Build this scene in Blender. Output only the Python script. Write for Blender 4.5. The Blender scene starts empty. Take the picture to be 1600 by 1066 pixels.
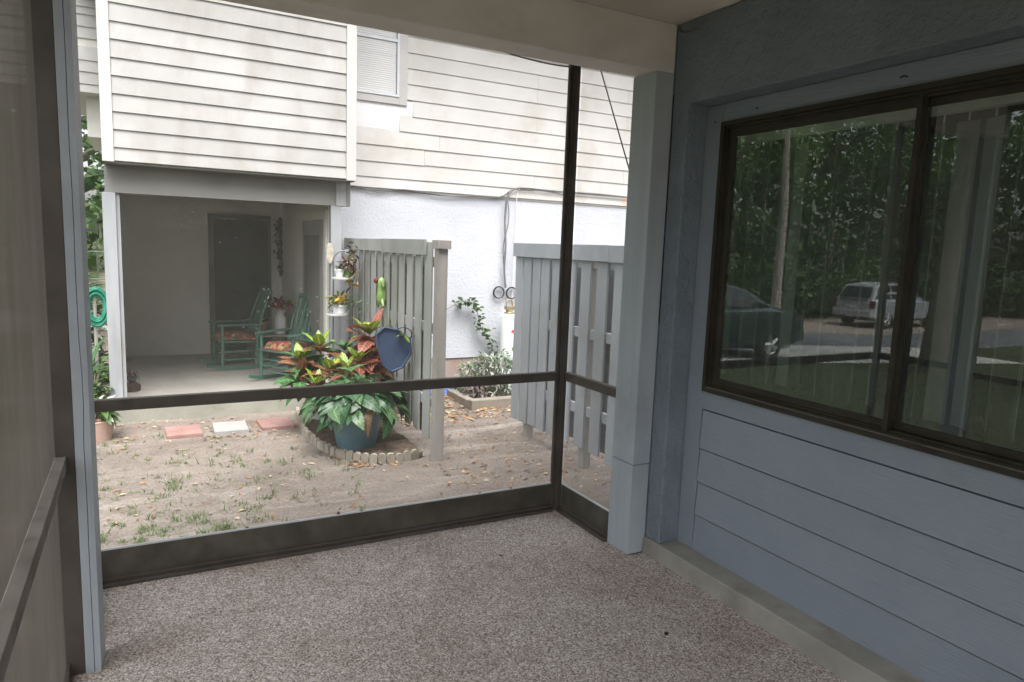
import bpy, math, random
from math import radians, sin, cos, pi
from mathutils import Vector, Matrix, noise
random.seed(7)
S = bpy.context.scene
COL = S.collection

# ------------------------------------------------------------------ camera
F_PX, CX, CY, CAM_H = 1082.79, 800.0, 533.0, 1.55
def _axes():
    y = Vector((215-CX, 366-CY, F_PX)).normalized()
    x = Vector((2825-CX, 460-CY, F_PX)).normalized()
    x = (x - y*x.dot(y)).normalized()
    z = x.cross(y)
    if z.y > 0: z = -z
    return x, y, z
AX, AY, AZ = _axes()
def to_world(c): return Vector((AX.dot(c), AY.dot(c), AZ.dot(c)))
CAM = Vector((0, 0, CAM_H))
def at(px, py, axis, val):
    """point where the sight line of photo pixel (px,py) meets the plane axis=val"""
    d = to_world(Vector((px-CX, py-CY, F_PX)))
    return CAM + d*((val-CAM[axis])/d[axis])
cd = bpy.data.cameras.new('camera'); cam = bpy.data.objects.new('camera', cd); COL.objects.link(cam)
r, u, b = to_world(Vector((1,0,0))), to_world(Vector((0,-1,0))), to_world(Vector((0,0,-1)))
cam.matrix_world = Matrix(((r.x,u.x,b.x,0),(r.y,u.y,b.y,0),(r.z,u.z,b.z,CAM_H),(0,0,0,1)))
cd.sensor_width = 36; cd.lens = F_PX/1600*36; cd.clip_start = .02; cd.clip_end = 2000
S.camera = cam

# ------------------------------------------------------------------ overcast sky, soft sun, exposure
SUN_EL, SUN_AZ = radians(66), radians(188)       # azimuth clockwise from +Y
W = bpy.data.worlds.new('World'); S.world = W; W.use_nodes = True
wn = W.node_tree.nodes; wl = W.node_tree.links; wn.clear()
sky = wn.new('ShaderNodeTexSky'); sky.sky_type = 'NISHITA'; sky.sun_disc = False
sky.sun_elevation = SUN_EL; sky.sun_rotation = SUN_AZ; sky.dust_density = 6; sky.air_density = 1.2; sky.ozone_density = 1
hs = wn.new('ShaderNodeHueSaturation'); hs.inputs['Saturation'].default_value = .30
bg = wn.new('ShaderNodeBackground'); bg.inputs['Strength'].default_value = .15
wo = wn.new('ShaderNodeOutputWorld')
wl.new(sky.outputs[0], hs.inputs['Color']); wl.new(hs.outputs[0], bg.inputs['Color']); wl.new(bg.outputs[0], wo.inputs['Surface'])
sd = bpy.data.lights.new('sun', 'SUN'); sd.energy = .75; sd.angle = radians(65); sd.color = (1, .98, .955)
sun = bpy.data.objects.new('sun', sd); COL.objects.link(sun)
sdir = Vector((sin(SUN_AZ)*cos(SUN_EL), cos(SUN_AZ)*cos(SUN_EL), sin(SUN_EL)))
sun.rotation_euler = sdir.to_track_quat('Z', 'Y').to_euler(); sun.location = sdir*60
S.view_settings.view_transform = 'Standard'; S.view_settings.look = 'None'
S.view_settings.gamma = 1; S.view_settings.exposure = 2.1
S.render.engine = 'CYCLES'
cy = S.cycles; cy.use_denoising = True; cy.max_bounces = 10; cy.diffuse_bounces = 5; cy.glossy_bounces = 4
cy.transparent_max_bounces = 24; cy.sample_clamp_indirect = 6; cy.caustics_reflective = False; cy.caustics_refractive = False

# ------------------------------------------------------------------ materials
def new_mat(name):
    m = bpy.data.materials.new(name); m.use_nodes = True
    nt = m.node_tree; nt.nodes.clear()
    out = nt.nodes.new('ShaderNodeOutputMaterial')
    return m, nt, nt.nodes, nt.links, out
def rgb(c): return (c[0], c[1], c[2], 1)
def mixc(N, L, fac, a, b, mode='MIX'):
    n = N.new('ShaderNodeMix'); n.data_type = 'RGBA'; n.blend_type = mode
    for i, v in ((0, fac), (6, a), (7, b)):
        if hasattr(v, 'is_linked'): L.new(v, n.inputs[i])
        else: n.inputs[i].default_value = v if i == 0 else rgb(v)
    return n.outputs[2]
def ramp(N, L, src, lo, hi):
    n = N.new('ShaderNodeMapRange'); n.clamp = True; L.new(src, n.inputs[0])
    n.inputs[1].default_value = lo; n.inputs[2].default_value = hi
    return n.outputs[0]
def noise_tex(N, L, vec, scale, detail=4, rough=.55, dist=0):
    n = N.new('ShaderNodeTexNoise'); n.inputs['Scale'].default_value = scale; n.inputs['Detail'].default_value = detail
    n.inputs['Roughness'].default_value = rough; n.inputs['Distortion'].default_value = dist
    L.new(vec, n.inputs['Vector']); return n.outputs['Fac']
def mapping(N, L, vec, sc):
    n = N.new('ShaderNodeMapping'); n.inputs['Scale'].default_value = sc; L.new(vec, n.inputs['Vector']); return n.outputs[0]
def position(N): return N.new('ShaderNodeNewGeometry').outputs['Position']
def surf(name, c1, c2=None, scale=3, lo=.35, hi=.65, rough=.75, spec=.3, metal=0, stretch=(1,1,1), dirt=None, dscale=1.2,
         dlo=.52, dhi=.75, damt=.7, dstretch=(1,1,1), bump=0, bscale=80, bstretch=None, bdetail=4, rand=0, local=False, bdist=.004):
    """two-tone noise colour + optional stain layer + bump, in world (or object) space"""
    m, nt, N, L, out = new_mat(name)
    P = N.new('ShaderNodeBsdfPrincipled'); L.new(P.outputs[0], out.inputs[0])
    P.inputs['Roughness'].default_value = rough; P.inputs['Specular IOR Level'].default_value = spec; P.inputs['Metallic'].default_value = metal
    pos = N.new('ShaderNodeTexCoord').outputs['Object'] if local else position(N)
    col = None
    if c2 is not None:
        f = ramp(N, L, noise_tex(N, L, mapping(N, L, pos, stretch), scale, 5), lo, hi)
        col = mixc(N, L, f, c1, c2)
    if dirt is not None:
        f = ramp(N, L, noise_tex(N, L, mapping(N, L, pos, dstretch), dscale, 6, .65), dlo, dhi)
        mm = N.new('ShaderNodeMath'); mm.operation = 'MULTIPLY'; L.new(f, mm.inputs[0]); mm.inputs[1].default_value = damt
        col = mixc(N, L, mm.outputs[0], col if col is not None else c1, dirt)
    if rand:
        oi = N.new('ShaderNodeObjectInfo'); mr = N.new('ShaderNodeMapRange'); L.new(oi.outputs['Random'], mr.inputs[0])
        mr.inputs[3].default_value = 1-rand; mr.inputs[4].default_value = 1+rand
        h = N.new('ShaderNodeHueSaturation'); L.new(mr.outputs[0], h.inputs['Value'])
        if col is None: h.inputs['Color'].default_value = rgb(c1)
        else: L.new(col, h.inputs['Color'])
        col = h.outputs[0]
    if col is None: P.inputs['Base Color'].default_value = rgb(c1)
    else: L.new(col, P.inputs['Base Color'])
    if bump:
        bn = N.new('ShaderNodeBump'); bn.inputs['Strength'].default_value = bump; bn.inputs['Distance'].default_value = bdist
        L.new(noise_tex(N, L, mapping(N, L, pos, bstretch or stretch), bscale, bdetail, .6), bn.inputs['Height'])
        L.new(bn.outputs[0], P.inputs['Normal'])
    return m

M = {}
M['blue_board'] = surf('blue_painted_board', (.245,.28,.33), (.28,.315,.365), 2, rough=.55, dirt=(.17,.19,.21), damt=.45, dscale=2, bump=.9, bscale=16, bstretch=(8,.6,9), bdist=.004, rand=.04)
M['blue_stucco'] = surf('blue_painted_stucco', (.185,.22,.26), (.22,.255,.30), 5, rough=.62, dirt=(.15,.165,.175), damt=.5, dscale=1.5, bump=1.0, bscale=30, bdist=.022, bdetail=7)
M['blue_post'] = surf('blue_painted_post', (.34,.375,.415), (.385,.42,.455), 3, rough=.5, dirt=(.17,.18,.18), damt=.5, bump=.3, bscale=30, stretch=(6,6,.5), bdist=.003)
M['bronze'] = surf('bronze_aluminium', (.058,.049,.042), (.085,.074,.064), 6, rough=.5, spec=.4, dirt=(.10,.09,.075), dscale=4, damt=.45)
M['bronze_dark'] = surf('dark_bronze_window_frame', (.026,.022,.016), (.042,.036,.027), 6, rough=.5, spec=.35, dirt=(.07,.06,.045), dscale=5, damt=.5)
M['bronze_dusty'] = surf('dusty_bronze_aluminium', (.15,.135,.115), (.21,.19,.165), 7, rough=.8, dirt=(.07,.06,.05), dscale=9, damt=.6)
M['kick'] = surf('stained_kick_plate', (.055,.05,.04), (.10,.09,.072), 6, rough=.55, dirt=(.035,.035,.025), dscale=3, damt=.7, dstretch=(1,1,.4), bump=.2, bscale=25)
M['beam'] = surf('dirty_white_beam', (.60,.57,.53), (.68,.65,.61), 3, rough=.8, dirt=(.40,.365,.30), dscale=2.2, damt=.6, bump=.3, bscale=60, stretch=(1,1,2))
M['ceiling'] = surf('painted_ceiling', (.60,.56,.50), (.68,.64,.58), 2, rough=.9, dirt=(.45,.40,.32), dscale=3, damt=.5, bump=.3, bscale=90)
M['curb'] = surf('bare_concrete', (.27,.26,.23), (.345,.33,.295), 4, rough=.9, dirt=(.18,.16,.13), dscale=5, damt=.7, bump=.5, bscale=70, bdist=.006)
M['slab'] = surf('porch_concrete', (.40,.385,.35), (.48,.46,.42), 2, rough=.85, dirt=(.30,.28,.24), dscale=1.5, damt=.6, bump=.2, bscale=90)
M['slab_edge'] = surf('mossy_concrete_edge', (.25,.25,.21), (.32,.32,.275), 3, rough=.9, dirt=(.15,.155,.105), dscale=2.5, damt=.7, bump=.3, bscale=60)
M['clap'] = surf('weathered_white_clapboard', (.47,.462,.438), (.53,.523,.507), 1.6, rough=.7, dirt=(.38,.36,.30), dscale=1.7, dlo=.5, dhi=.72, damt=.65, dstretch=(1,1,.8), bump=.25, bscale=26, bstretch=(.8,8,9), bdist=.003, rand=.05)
M['clap_bay'] = surf('mildewed_dimmed_clapboard', (.335,.33,.316), (.395,.39,.38), 1.6, rough=.7, dirt=(.215,.198,.155), dscale=2.6, dlo=.47, dhi=.76, damt=.55, dstretch=(1.2,1,.45), bump=.3, bscale=26, bstretch=(.8,8,9), bdist=.003, rand=.05)  # mildew stains; base colour also darkened to offset strong light on the bay
M['clap_bare'] = surf('peeled_pinkish_board', (.62,.44,.34), (.72,.60,.50), 4, rough=.8, bump=.3, bscale=30, bstretch=(.8,8,9))
M['trim_white'] = surf('white_trim', (.42,.413,.40), (.48,.472,.46), 2, rough=.65, dirt=(.50,.46,.38), dscale=2.5, damt=.45)
M['stucco_w'] = surf('white_stucco', (.45,.47,.51), (.50,.515,.55), 2, rough=.85, dirt=(.60,.60,.60), dscale=.9, damt=.4, bump=.75, bscale=34, bdist=.012, bdetail=5)
M['wrap'] = surf('white_primed_patch', (.66,.66,.67), (.72,.72,.73), 3, rough=.7, bump=.6, bscale=12, bdist=.015)
M['foundation'] = surf('painted_brick_foundation', (.34,.29,.26), (.30,.20,.16), 2.5, rough=.9, dirt=(.33,.325,.31), damt=.7, bump=.4, bscale=40)
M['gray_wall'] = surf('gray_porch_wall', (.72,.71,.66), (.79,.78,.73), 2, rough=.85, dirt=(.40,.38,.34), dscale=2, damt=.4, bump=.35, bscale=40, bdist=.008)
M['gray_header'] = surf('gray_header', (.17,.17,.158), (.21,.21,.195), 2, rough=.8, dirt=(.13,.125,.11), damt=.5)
M['post_gray'] = surf('pale_gray_post', (.27,.285,.30), (.33,.34,.355), 3, rough=.65, dirt=(.20,.19,.17), damt=.5, bump=.2, bscale=40, stretch=(5,5,.6))
M['door_dark'] = surf('dark_door', (.035,.045,.042), (.055,.065,.06), 3, rough=.5)
M['door_gray'] = surf('gray_door', (.30,.30,.28), (.35,.35,.33), 3, rough=.6)
M['alu'] = surf('grey_aluminium', (.52,.54,.56), (.60,.62,.64), 4, rough=.4, spec=.5)
M['fence'] = surf('weathered_grey_fence', (.25,.262,.245), (.34,.35,.335), 2.5, rough=.85, stretch=(1,1,.5), dirt=(.19,.22,.15), dscale=1.6, damt=.75, bump=.45, bscale=24, bstretch=(8,8,.7), bdist=.004, rand=.11)
M['fence_blue'] = surf('faded_blue_grey_fence', (.32,.345,.365), (.40,.425,.445), 2.5, rough=.85, stretch=(1,1,.5), dirt=(.23,.24,.21), dscale=1.6, damt=.6, bump=.45, bscale=24, bstretch=(8,8,.7), bdist=.004, rand=.10)
M['fence_post'] = surf('bare_timber_post', (.29,.275,.25), (.36,.345,.32), 3, rough=.9, stretch=(5,5,.6), dirt=(.30,.31,.22), damt=.6, bump=.4, bscale=25, bstretch=(8,8,.8))
M['timber'] = surf('landscape_timber', (.20,.175,.145), (.27,.24,.20), 4, rough=.9, dirt=(.12,.115,.08), damt=.6, bump=.5, bscale=30, bstretch=(1,8,8))
M['edging'] = surf('cast_edging', (.25,.225,.185), (.33,.30,.25), 5, rough=.9, dirt=(.16,.165,.11), dscale=6, damt=.7, bump=.4, bscale=60, rand=.12)
M['paver_red'] = surf('red_concrete_paver', (.25,.14,.125), (.31,.19,.17), 6, rough=.9, dirt=(.27,.225,.19), dscale=6, damt=.6, bump=.4, bscale=90, rand=.06)
M['paver_white'] = surf('pale_concrete_paver', (.28,.277,.267), (.34,.335,.325), 6, rough=.9, dirt=(.22,.20,.175), dscale=6, damt=.5, bump=.4, bscale=90)
M['mulch'] = surf('dark_mulch', (.095,.07,.05), (.20,.15,.105), 14, rough=1, dirt=(.28,.22,.17), dscale=5, damt=.6, bump=1, bscale=60, bdist=.03)
M['rock_green'] = surf('green_painted_wood', (.055,.15,.115), (.075,.19,.145), 6, rough=.4, spec=.5, dirt=(.13,.20,.17), damt=.4, local=True)
M['cushion'] = None
M['white_glaze'] = surf('white_enamel', (.72,.73,.75), (.80,.80,.82), 5, rough=.3, spec=.5)
M['white_plastic'] = surf('white_plastic', (.72,.72,.71), None, rough=.4)
M['terracotta'] = surf('terracotta', (.42,.20,.13), (.50,.27,.19), 6, rough=.85)
M['clay_pale'] = surf('pale_clay_pot', (.40,.27,.22), (.48,.35,.29), 6, rough=.85, dirt=(.5,.46,.4), damt=.5)
M['pot_blue'] = surf('blue_glazed_pot', (.10,.19,.23), (.14,.25,.30), 4, rough=.35, spec=.5, dirt=(.33,.27,.21), dscale=3.5, dlo=.5, damt=.75)
M['pot_gray'] = surf('grey_pot', (.40,.42,.41), (.48,.50,.49), 4, rough=.7, dirt=(.28,.27,.22), damt=.6)
M['bin_blue'] = surf('navy_plastic', (.040,.066,.125), (.055,.085,.155), 3, rough=.5, dirt=(.12,.15,.21), dscale=4, damt=.5)
M['tarp'] = surf('blue_tarp', (.02,.09,.50), (.05,.16,.62), 8, rough=.4)
M['soil'] = surf('potting_soil', (.06,.045,.035), (.10,.075,.055), 20, rough=1)
M['black_metal'] = surf('black_metal', (.03,.03,.03), (.05,.05,.05), 8, rough=.5, metal=.3)
M['wire_metal'] = surf('dark_wire', (.13,.13,.135), (.19,.19,.195), 8, rough=.5, metal=.5)
M['cable'] = surf('grey_cable', (.12,.12,.125), (.2,.2,.2), 4, rough=.6)
M['cable_w'] = surf('white_cable', (.68,.68,.68), None, rough=.6)
M['tank'] = surf('white_painted_tank', (.62,.68,.66), (.70,.75,.73), 3, rough=.35, spec=.5, dirt=(.50,.30,.18), dscale=2.2, dlo=.6, dhi=.75, damt=.5)
M['brass'] = surf('brass_valve', (.30,.24,.14), (.38,.31,.19), 8, rough=.4, metal=.7)
M['red_label'] = surf('red_label', (.6,.08,.05), None, rough=.5)
M['frog'] = surf('green_ceramic', (.16,.27,.07), (.28,.38,.15), 12, rough=.35, spec=.5)
M['red_bead'] = surf('dark_red_ceramic', (.16,.02,.02), None, rough=.4)
M['lantern'] = surf('rusty_lantern', (.06,.035,.035), (.11,.07,.06), 12, rough=.5, metal=.4)
M['bark'] = surf('bark', (.10,.085,.07), (.19,.165,.14), 6, rough=.95, stretch=(2,2,.4), bump=.9, bscale=18, bstretch=(3,3,.5), bdist=.03)
M['bark_pale'] = surf('pale_bark', (.24,.215,.18), (.33,.30,.26), 6, rough=.95, stretch=(2,2,.4), bump=.8, bscale=18, bstretch=(3,3,.5), bdist=.02)
M['hose'] = surf('teal_hose', (.015,.20,.13), (.03,.27,.18), 8, rough=.4)
M['asphalt'] = surf('asphalt', (.075,.08,.09), (.11,.115,.125), 2, rough=.85, dirt=(.16,.16,.16), damt=.5, bump=.3, bscale=120)
M['concrete_drive'] = surf('pale_concrete_drive', (.32,.32,.31), (.38,.38,.365), 1.5, rough=.9, dirt=(.24,.235,.22), damt=.5)
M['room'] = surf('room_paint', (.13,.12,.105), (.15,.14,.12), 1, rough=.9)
M['slat'] = surf('vertical_blind_vinyl', (.20,.215,.21), (.24,.255,.25), 3, rough=.6, rand=.25)
M['headrail'] = surf('white_headrail', (.75,.75,.74), None, rough=.4)
M['tyre'] = surf('tyre_rubber', (.015,.015,.016), (.03,.03,.03), 6, rough=.8)
M['rim'] = surf('alloy_rim', (.45,.46,.47), None, rough=.3, metal=.8)
M['car_green'] = surf('dark_green_car_paint', (.012,.030,.026), (.016,.036,.032), 1, rough=.18, spec=.7)
M['car_silver'] = surf('silver_car_paint', (.38,.40,.44), (.42,.44,.48), 1, rough=.28, spec=.7, metal=.35)
M['car_glass'] = surf('dark_car_glass', (.018,.022,.024), None, rough=.06, spec=.8)
M['car_trim'] = surf('dark_car_trim', (.03,.03,.032), None, rough=.6)
M['tail_red'] = surf('red_tail_light', (.10,.015,.015), None, rough=.2)
M['plate'] = surf('plain_plate', (.55,.56,.55), None, rough=.5)
M['dried'] = surf('dried_flowers', (.07,.05,.04), (.16,.10,.08), 20, rough=.9)
M['nail'] = surf('rusty_nail', (.03,.02,.018), None, rough=.7)
M['plaque'] = surf('weathered_plaque', (.48,.46,.40), (.34,.31,.25), 25, rough=.8)
M['roofing'] = surf('grey_shingle', (.12,.12,.12), (.18,.175,.17), 8, rough=.95)

def leaf_mat(name, base, vein=None, edge=None, rough=.4, rand=.12, veinw=.12, sub=.25):
    """leaf with a midrib, side veins and an edge tint laid out in the leaf's own UV"""
    m, nt, N, L, out = new_mat(name)
    P = N.new('ShaderNodeBsdfPrincipled'); P.inputs['Roughness'].default_value = rough; P.inputs['Specular IOR Level'].default_value = .4
    uv = N.new('ShaderNodeUVMap').outputs[0]; sp = N.new('ShaderNodeSeparateXYZ'); L.new(uv, sp.inputs[0])
    def mth(op, a, b=0.0):
        n = N.new('ShaderNodeMath'); n.operation = op
        for i, v in ((0, a), (1, b)):
            if hasattr(v, 'is_linked'): L.new(v, n.inputs[i])
            else: n.inputs[i].default_value = v
        return n.outputs[0]
    ax = mth('ABSOLUTE', mth('SUBTRACT', sp.outputs[0], .5))
    col = None
    nz = noise_tex(N, L, position(N), 22, 3)
    col = mixc(N, L, ramp(N, L, nz, .35, .68), base, [c*.6 for c in base])
    if edge: col = mixc(N, L, ramp(N, L, mth('ADD', ax, mth('MULTIPLY', nz, .25)), .35, .62), col, edge)
    if vein:
        rib = mth('LESS_THAN', ax, .055)
        side = mth('SINE', mth('MULTIPLY', mth('SUBTRACT', sp.outputs[1], mth('MULTIPLY', ax, .35)), 46.0))
        sv = mth('MULTIPLY', ramp(N, L, side, 1-veinw*6, 1.0), .8)
        col = mixc(N, L, mth('MAXIMUM', rib, sv), col, vein)
    oi = N.new('ShaderNodeObjectInfo'); mr = N.new('ShaderNodeMapRange'); L.new(oi.outputs['Random'], mr.inputs[0])
    mr.inputs[3].default_value = 1-rand; mr.inputs[4].default_value = 1+rand
    h = N.new('ShaderNodeHueSaturation'); L.new(mr.outputs[0], h.inputs['Value']); L.new(col, h.inputs['Color'])
    L.new(h.outputs[0], P.inputs['Base Color'])
    T = N.new('ShaderNodeBsdfTranslucent'); L.new(h.outputs[0], T.inputs[0])
    mx = N.new('ShaderNodeMixShader'); mx.inputs[0].default_value = sub
    L.new(P.outputs[0], mx.inputs[1]); L.new(T.outputs[0], mx.inputs[2]); L.new(mx.outputs[0], out.inputs[0])
    return m
M['cr_green'] = leaf_mat('croton_green_leaf', (.12,.26,.035), (.50,.54,.09))
M['cr_red'] = leaf_mat('croton_red_leaf', (.145,.06,.035), (.38,.15,.10), (.36,.085,.065))
M['cr_pink'] = leaf_mat('croton_pink_leaf', (.32,.095,.07), (.50,.26,.19), (.46,.11,.10))
M['cr_bronze'] = leaf_mat('croton_bronze_leaf', (.13,.075,.04), (.34,.16,.09), (.26,.10,.06))
M['cr_dark'] = leaf_mat('croton_dark_green_leaf', (.045,.13,.05), (.12,.25,.08))
M['lily'] = leaf_mat('lily_leaf', (.05,.125,.055), (.10,.21,.10), rough=.3, veinw=.03)
M['lily_old'] = leaf_mat('lily_old_leaf', (.12,.065,.03), (.18,.11,.06))
M['lily_pale'] = leaf_mat('lily_pale_leaf', (.10,.20,.085), (.19,.30,.15), rough=.3, veinw=.03)
M['fol_mid'] = leaf_mat('mid_green_foliage', (.07,.145,.04), rand=.2, sub=.4)
M['fol_light'] = leaf_mat('light_green_foliage', (.11,.20,.055), rand=.2, sub=.4)
M['fol_dark'] = leaf_mat('dark_green_foliage', (.045,.095,.035), rand=.2, sub=.4)
M['fol_gray'] = leaf_mat('silver_grey_foliage', (.40,.43,.38), rand=.15)
M['fol_purple'] = leaf_mat('dry_purple_foliage', (.22,.18,.20), rand=.15)
M['moss'] = leaf_mat('spanish_moss', (.26,.29,.20), rand=.1)
M['grassy'] = leaf_mat('grass_blade', (.17,.25,.08), rand=.2)
M['lawn'] = leaf_mat('lawn_blade', (.055,.080,.032), rand=.2)
M['fl_red'] = leaf_mat('red_petal', (.50,.02,.05), rand=.1)
M['fl_pink'] = leaf_mat('pink_petal', (.62,.18,.20), rand=.1)
M['fl_lime'] = leaf_mat('lime_petal', (.42,.50,.03), rand=.1)
M['fl_yellow'] = leaf_mat('yellow_petal', (.60,.40,.04), rand=.1)
M['fl_white'] = leaf_mat('white_petal', (.70,.68,.66), rand=.1)
M['litter1'] = leaf_mat('fallen_leaf_orange', (.42,.22,.09), rough=.8, sub=.1)
M['litter2'] = leaf_mat('fallen_leaf_tan', (.50,.38,.24), rough=.8, sub=.1)
M['litter3'] = leaf_mat('fallen_leaf_brown', (.20,.12,.07), rough=.8, sub=.1)
LEAFY = {k for k in M if k.startswith(('cr_','lily','fol_','moss','grassy','fl_','litter'))}

def make_cushion():
    m, nt, N, L, out = new_mat('floral_cushion')
    P = N.new('ShaderNodeBsdfPrincipled'); P.inputs['Roughness'].default_value = .9; L.new(P.outputs[0], out.inputs[0])
    tc = N.new('ShaderNodeTexCoord').outputs['Object']
    v = N.new('ShaderNodeTexVoronoi'); v.inputs['Scale'].default_value = 26; L.new(tc, v.inputs['Vector'])
    r_ = N.new('ShaderNodeValToRGB'); r_.color_ramp.interpolation = 'CONSTANT'
    cs = [(0,(.30,.05,.04)),(.3,(.42,.16,.06)),(.48,(.14,.10,.05)),(.62,(.38,.08,.10)),(.8,(.45,.33,.16)),(.9,(.10,.06,.05))]
    el = r_.color_ramp.elements
    el[0].color = rgb(cs[0][1]); el[1].position = cs[1][0]; el[1].color = rgb(cs[1][1])
    for p, c in cs[2:]:
        e = el.new(p); e.color = rgb(c)
    sp = N.new('ShaderNodeSeparateXYZ'); L.new(v.outputs['Color'], sp.inputs[0]); L.new(sp.outputs[0], r_.inputs[0])
    L.new(r_.outputs[0], P.inputs['Base Color'])
    return m
M['cushion'] = make_cushion()

def make_carpet():
    m, nt, N, L, out = new_mat('speckled_outdoor_carpet')
    P = N.new('ShaderNodeBsdfPrincipled'); P.inputs['Roughness'].default_value = 1; P.inputs['Specular IOR Level'].default_value = .05
    L.new(P.outputs[0], out.inputs[0]); pos = position(N)
    v = N.new('ShaderNodeTexVoronoi'); v.inputs['Scale'].default_value = 165; L.new(pos, v.inputs['Vector'])
    sp = N.new('ShaderNodeSeparateXYZ'); L.new(v.outputs['Color'], sp.inputs[0])
    r_ = N.new('ShaderNodeValToRGB'); el = r_.color_ramp.elements
    el[0].color = (.22,.18,.155,1); el[1].color = (.76,.715,.67,1)
    e = el.new(.22); e.color = (.355,.305,.27,1); e = el.new(.6); e.color = (.50,.45,.415,1); e = el.new(.82); e.color = (.61,.56,.52,1)
    L.new(sp.outputs[0], r_.inputs[0])
    big = ramp(N, L, noise_tex(N, L, pos, 1.7, 6, .6), .46, .72)
    mid = ramp(N, L, noise_tex(N, L, pos, 9, 5, .6), .4, .75)
    c = mixc(N, L, mid, r_.outputs[0], (.84,.82,.80), 'MULTIPLY')
    h = N.new('ShaderNodeMath'); h.operation = 'MULTIPLY'; L.new(big, h.inputs[0]); h.inputs[1].default_value = .8
    c = mixc(N, L, h.outputs[0], c, (.74,.66,.59), 'MULTIPLY')
    spot = ramp(N, L, noise_tex(N, L, pos, 13, 2, .5), .74, .79)
    c = mixc(N, L, spot, c, (.35,.30,.27), 'MULTIPLY')
    L.new(c, P.inputs['Base Color'])
    bn = N.new('ShaderNodeBump'); bn.inputs['Strength'].default_value = .8; bn.inputs['Distance'].default_value = .006
    L.new(v.outputs['Distance'], bn.inputs['Height']); bn.invert = True; L.new(bn.outputs[0], P.inputs['Normal'])
    return m
M['carpet'] = make_carpet()

def make_ground():
    m, nt, N, L, out = new_mat('sandy_yard')
    P = N.new('ShaderNodeBsdfPrincipled'); P.inputs['Roughness'].default_value = 1; P.inputs['Specular IOR Level'].default_value = .05
    L.new(P.outputs[0], out.inputs[0]); pos = position(N)
    f1 = ramp(N, L, noise_tex(N, L, mapping(N, L, pos, (.55,1,1)), 1.3, 7, .6, .6), .36, .66)
    c = mixc(N, L, f1, (.18,.155,.137), (.29,.255,.225))
    f2 = ramp(N, L, noise_tex(N, L, mapping(N, L, pos, (.5,1.6,1)), 1.1, 6, .6, 1.0), .55, .7)
    c = mixc(N, L, f2, c, (.37,.335,.30))
    f3 = ramp(N, L, noise_tex(N, L, pos, 45, 5, .7), .42, .72)
    c = mixc(N, L, f3, c, (.60,.56,.52), 'MULTIPLY')
    f4 = ramp(N, L, noise_tex(N, L, pos, 7, 5, .65), .55, .75)
    g = N.new('ShaderNodeMath'); g.operation = 'MULTIPLY'; L.new(f4, g.inputs[0]); g.inputs[1].default_value = .8
    c = mixc(N, L, g.outputs[0], c, (.15,.115,.09))
    sp = N.new('ShaderNodeSeparateXYZ'); L.new(pos, sp.inputs[0])
    def mth(op, a, b):
        n = N.new('ShaderNodeMath'); n.operation = op
        for i, v in ((0, a), (1, b)):
            if hasattr(v, 'is_linked'): L.new(v, n.inputs[i])
            else: n.inputs[i].default_value = v
        return n.outputs[0]
    lawn = ramp(N, L, mth('ADD', mth('MULTIPLY', sp.outputs[0], -1.0), mth('MULTIPLY', noise_tex(N, L, pos, 1.5, 4), 1.6)), 1.5, 2.4)
    far = ramp(N, L, sp.outputs[1], 15.2, 15.6); far2 = ramp(N, L, sp.outputs[1], 19.5, 21)
    bare = mth('MULTIPLY', far, mth('SUBTRACT', 1.0, far2))
    gm = mth('MULTIPLY', lawn, mth('SUBTRACT', 1.0, bare))
    gc = mixc(N, L, ramp(N, L, noise_tex(N, L, pos, 6, 6, .7), .35, .7), (.030,.044,.020), (.065,.070,.038))
    c = mixc(N, L, gm, c, gc)
    L.new(c, P.inputs['Base Color'])
    bn = N.new('ShaderNodeBump'); bn.inputs['Strength'].default_value = .8; bn.inputs['Distance'].default_value = .03
    L.new(noise_tex(N, L, pos, 28, 8, .7), bn.inputs['Height']); L.new(bn.outputs[0], P.inputs['Normal'])
    return m
M['ground'] = make_ground()

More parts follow.
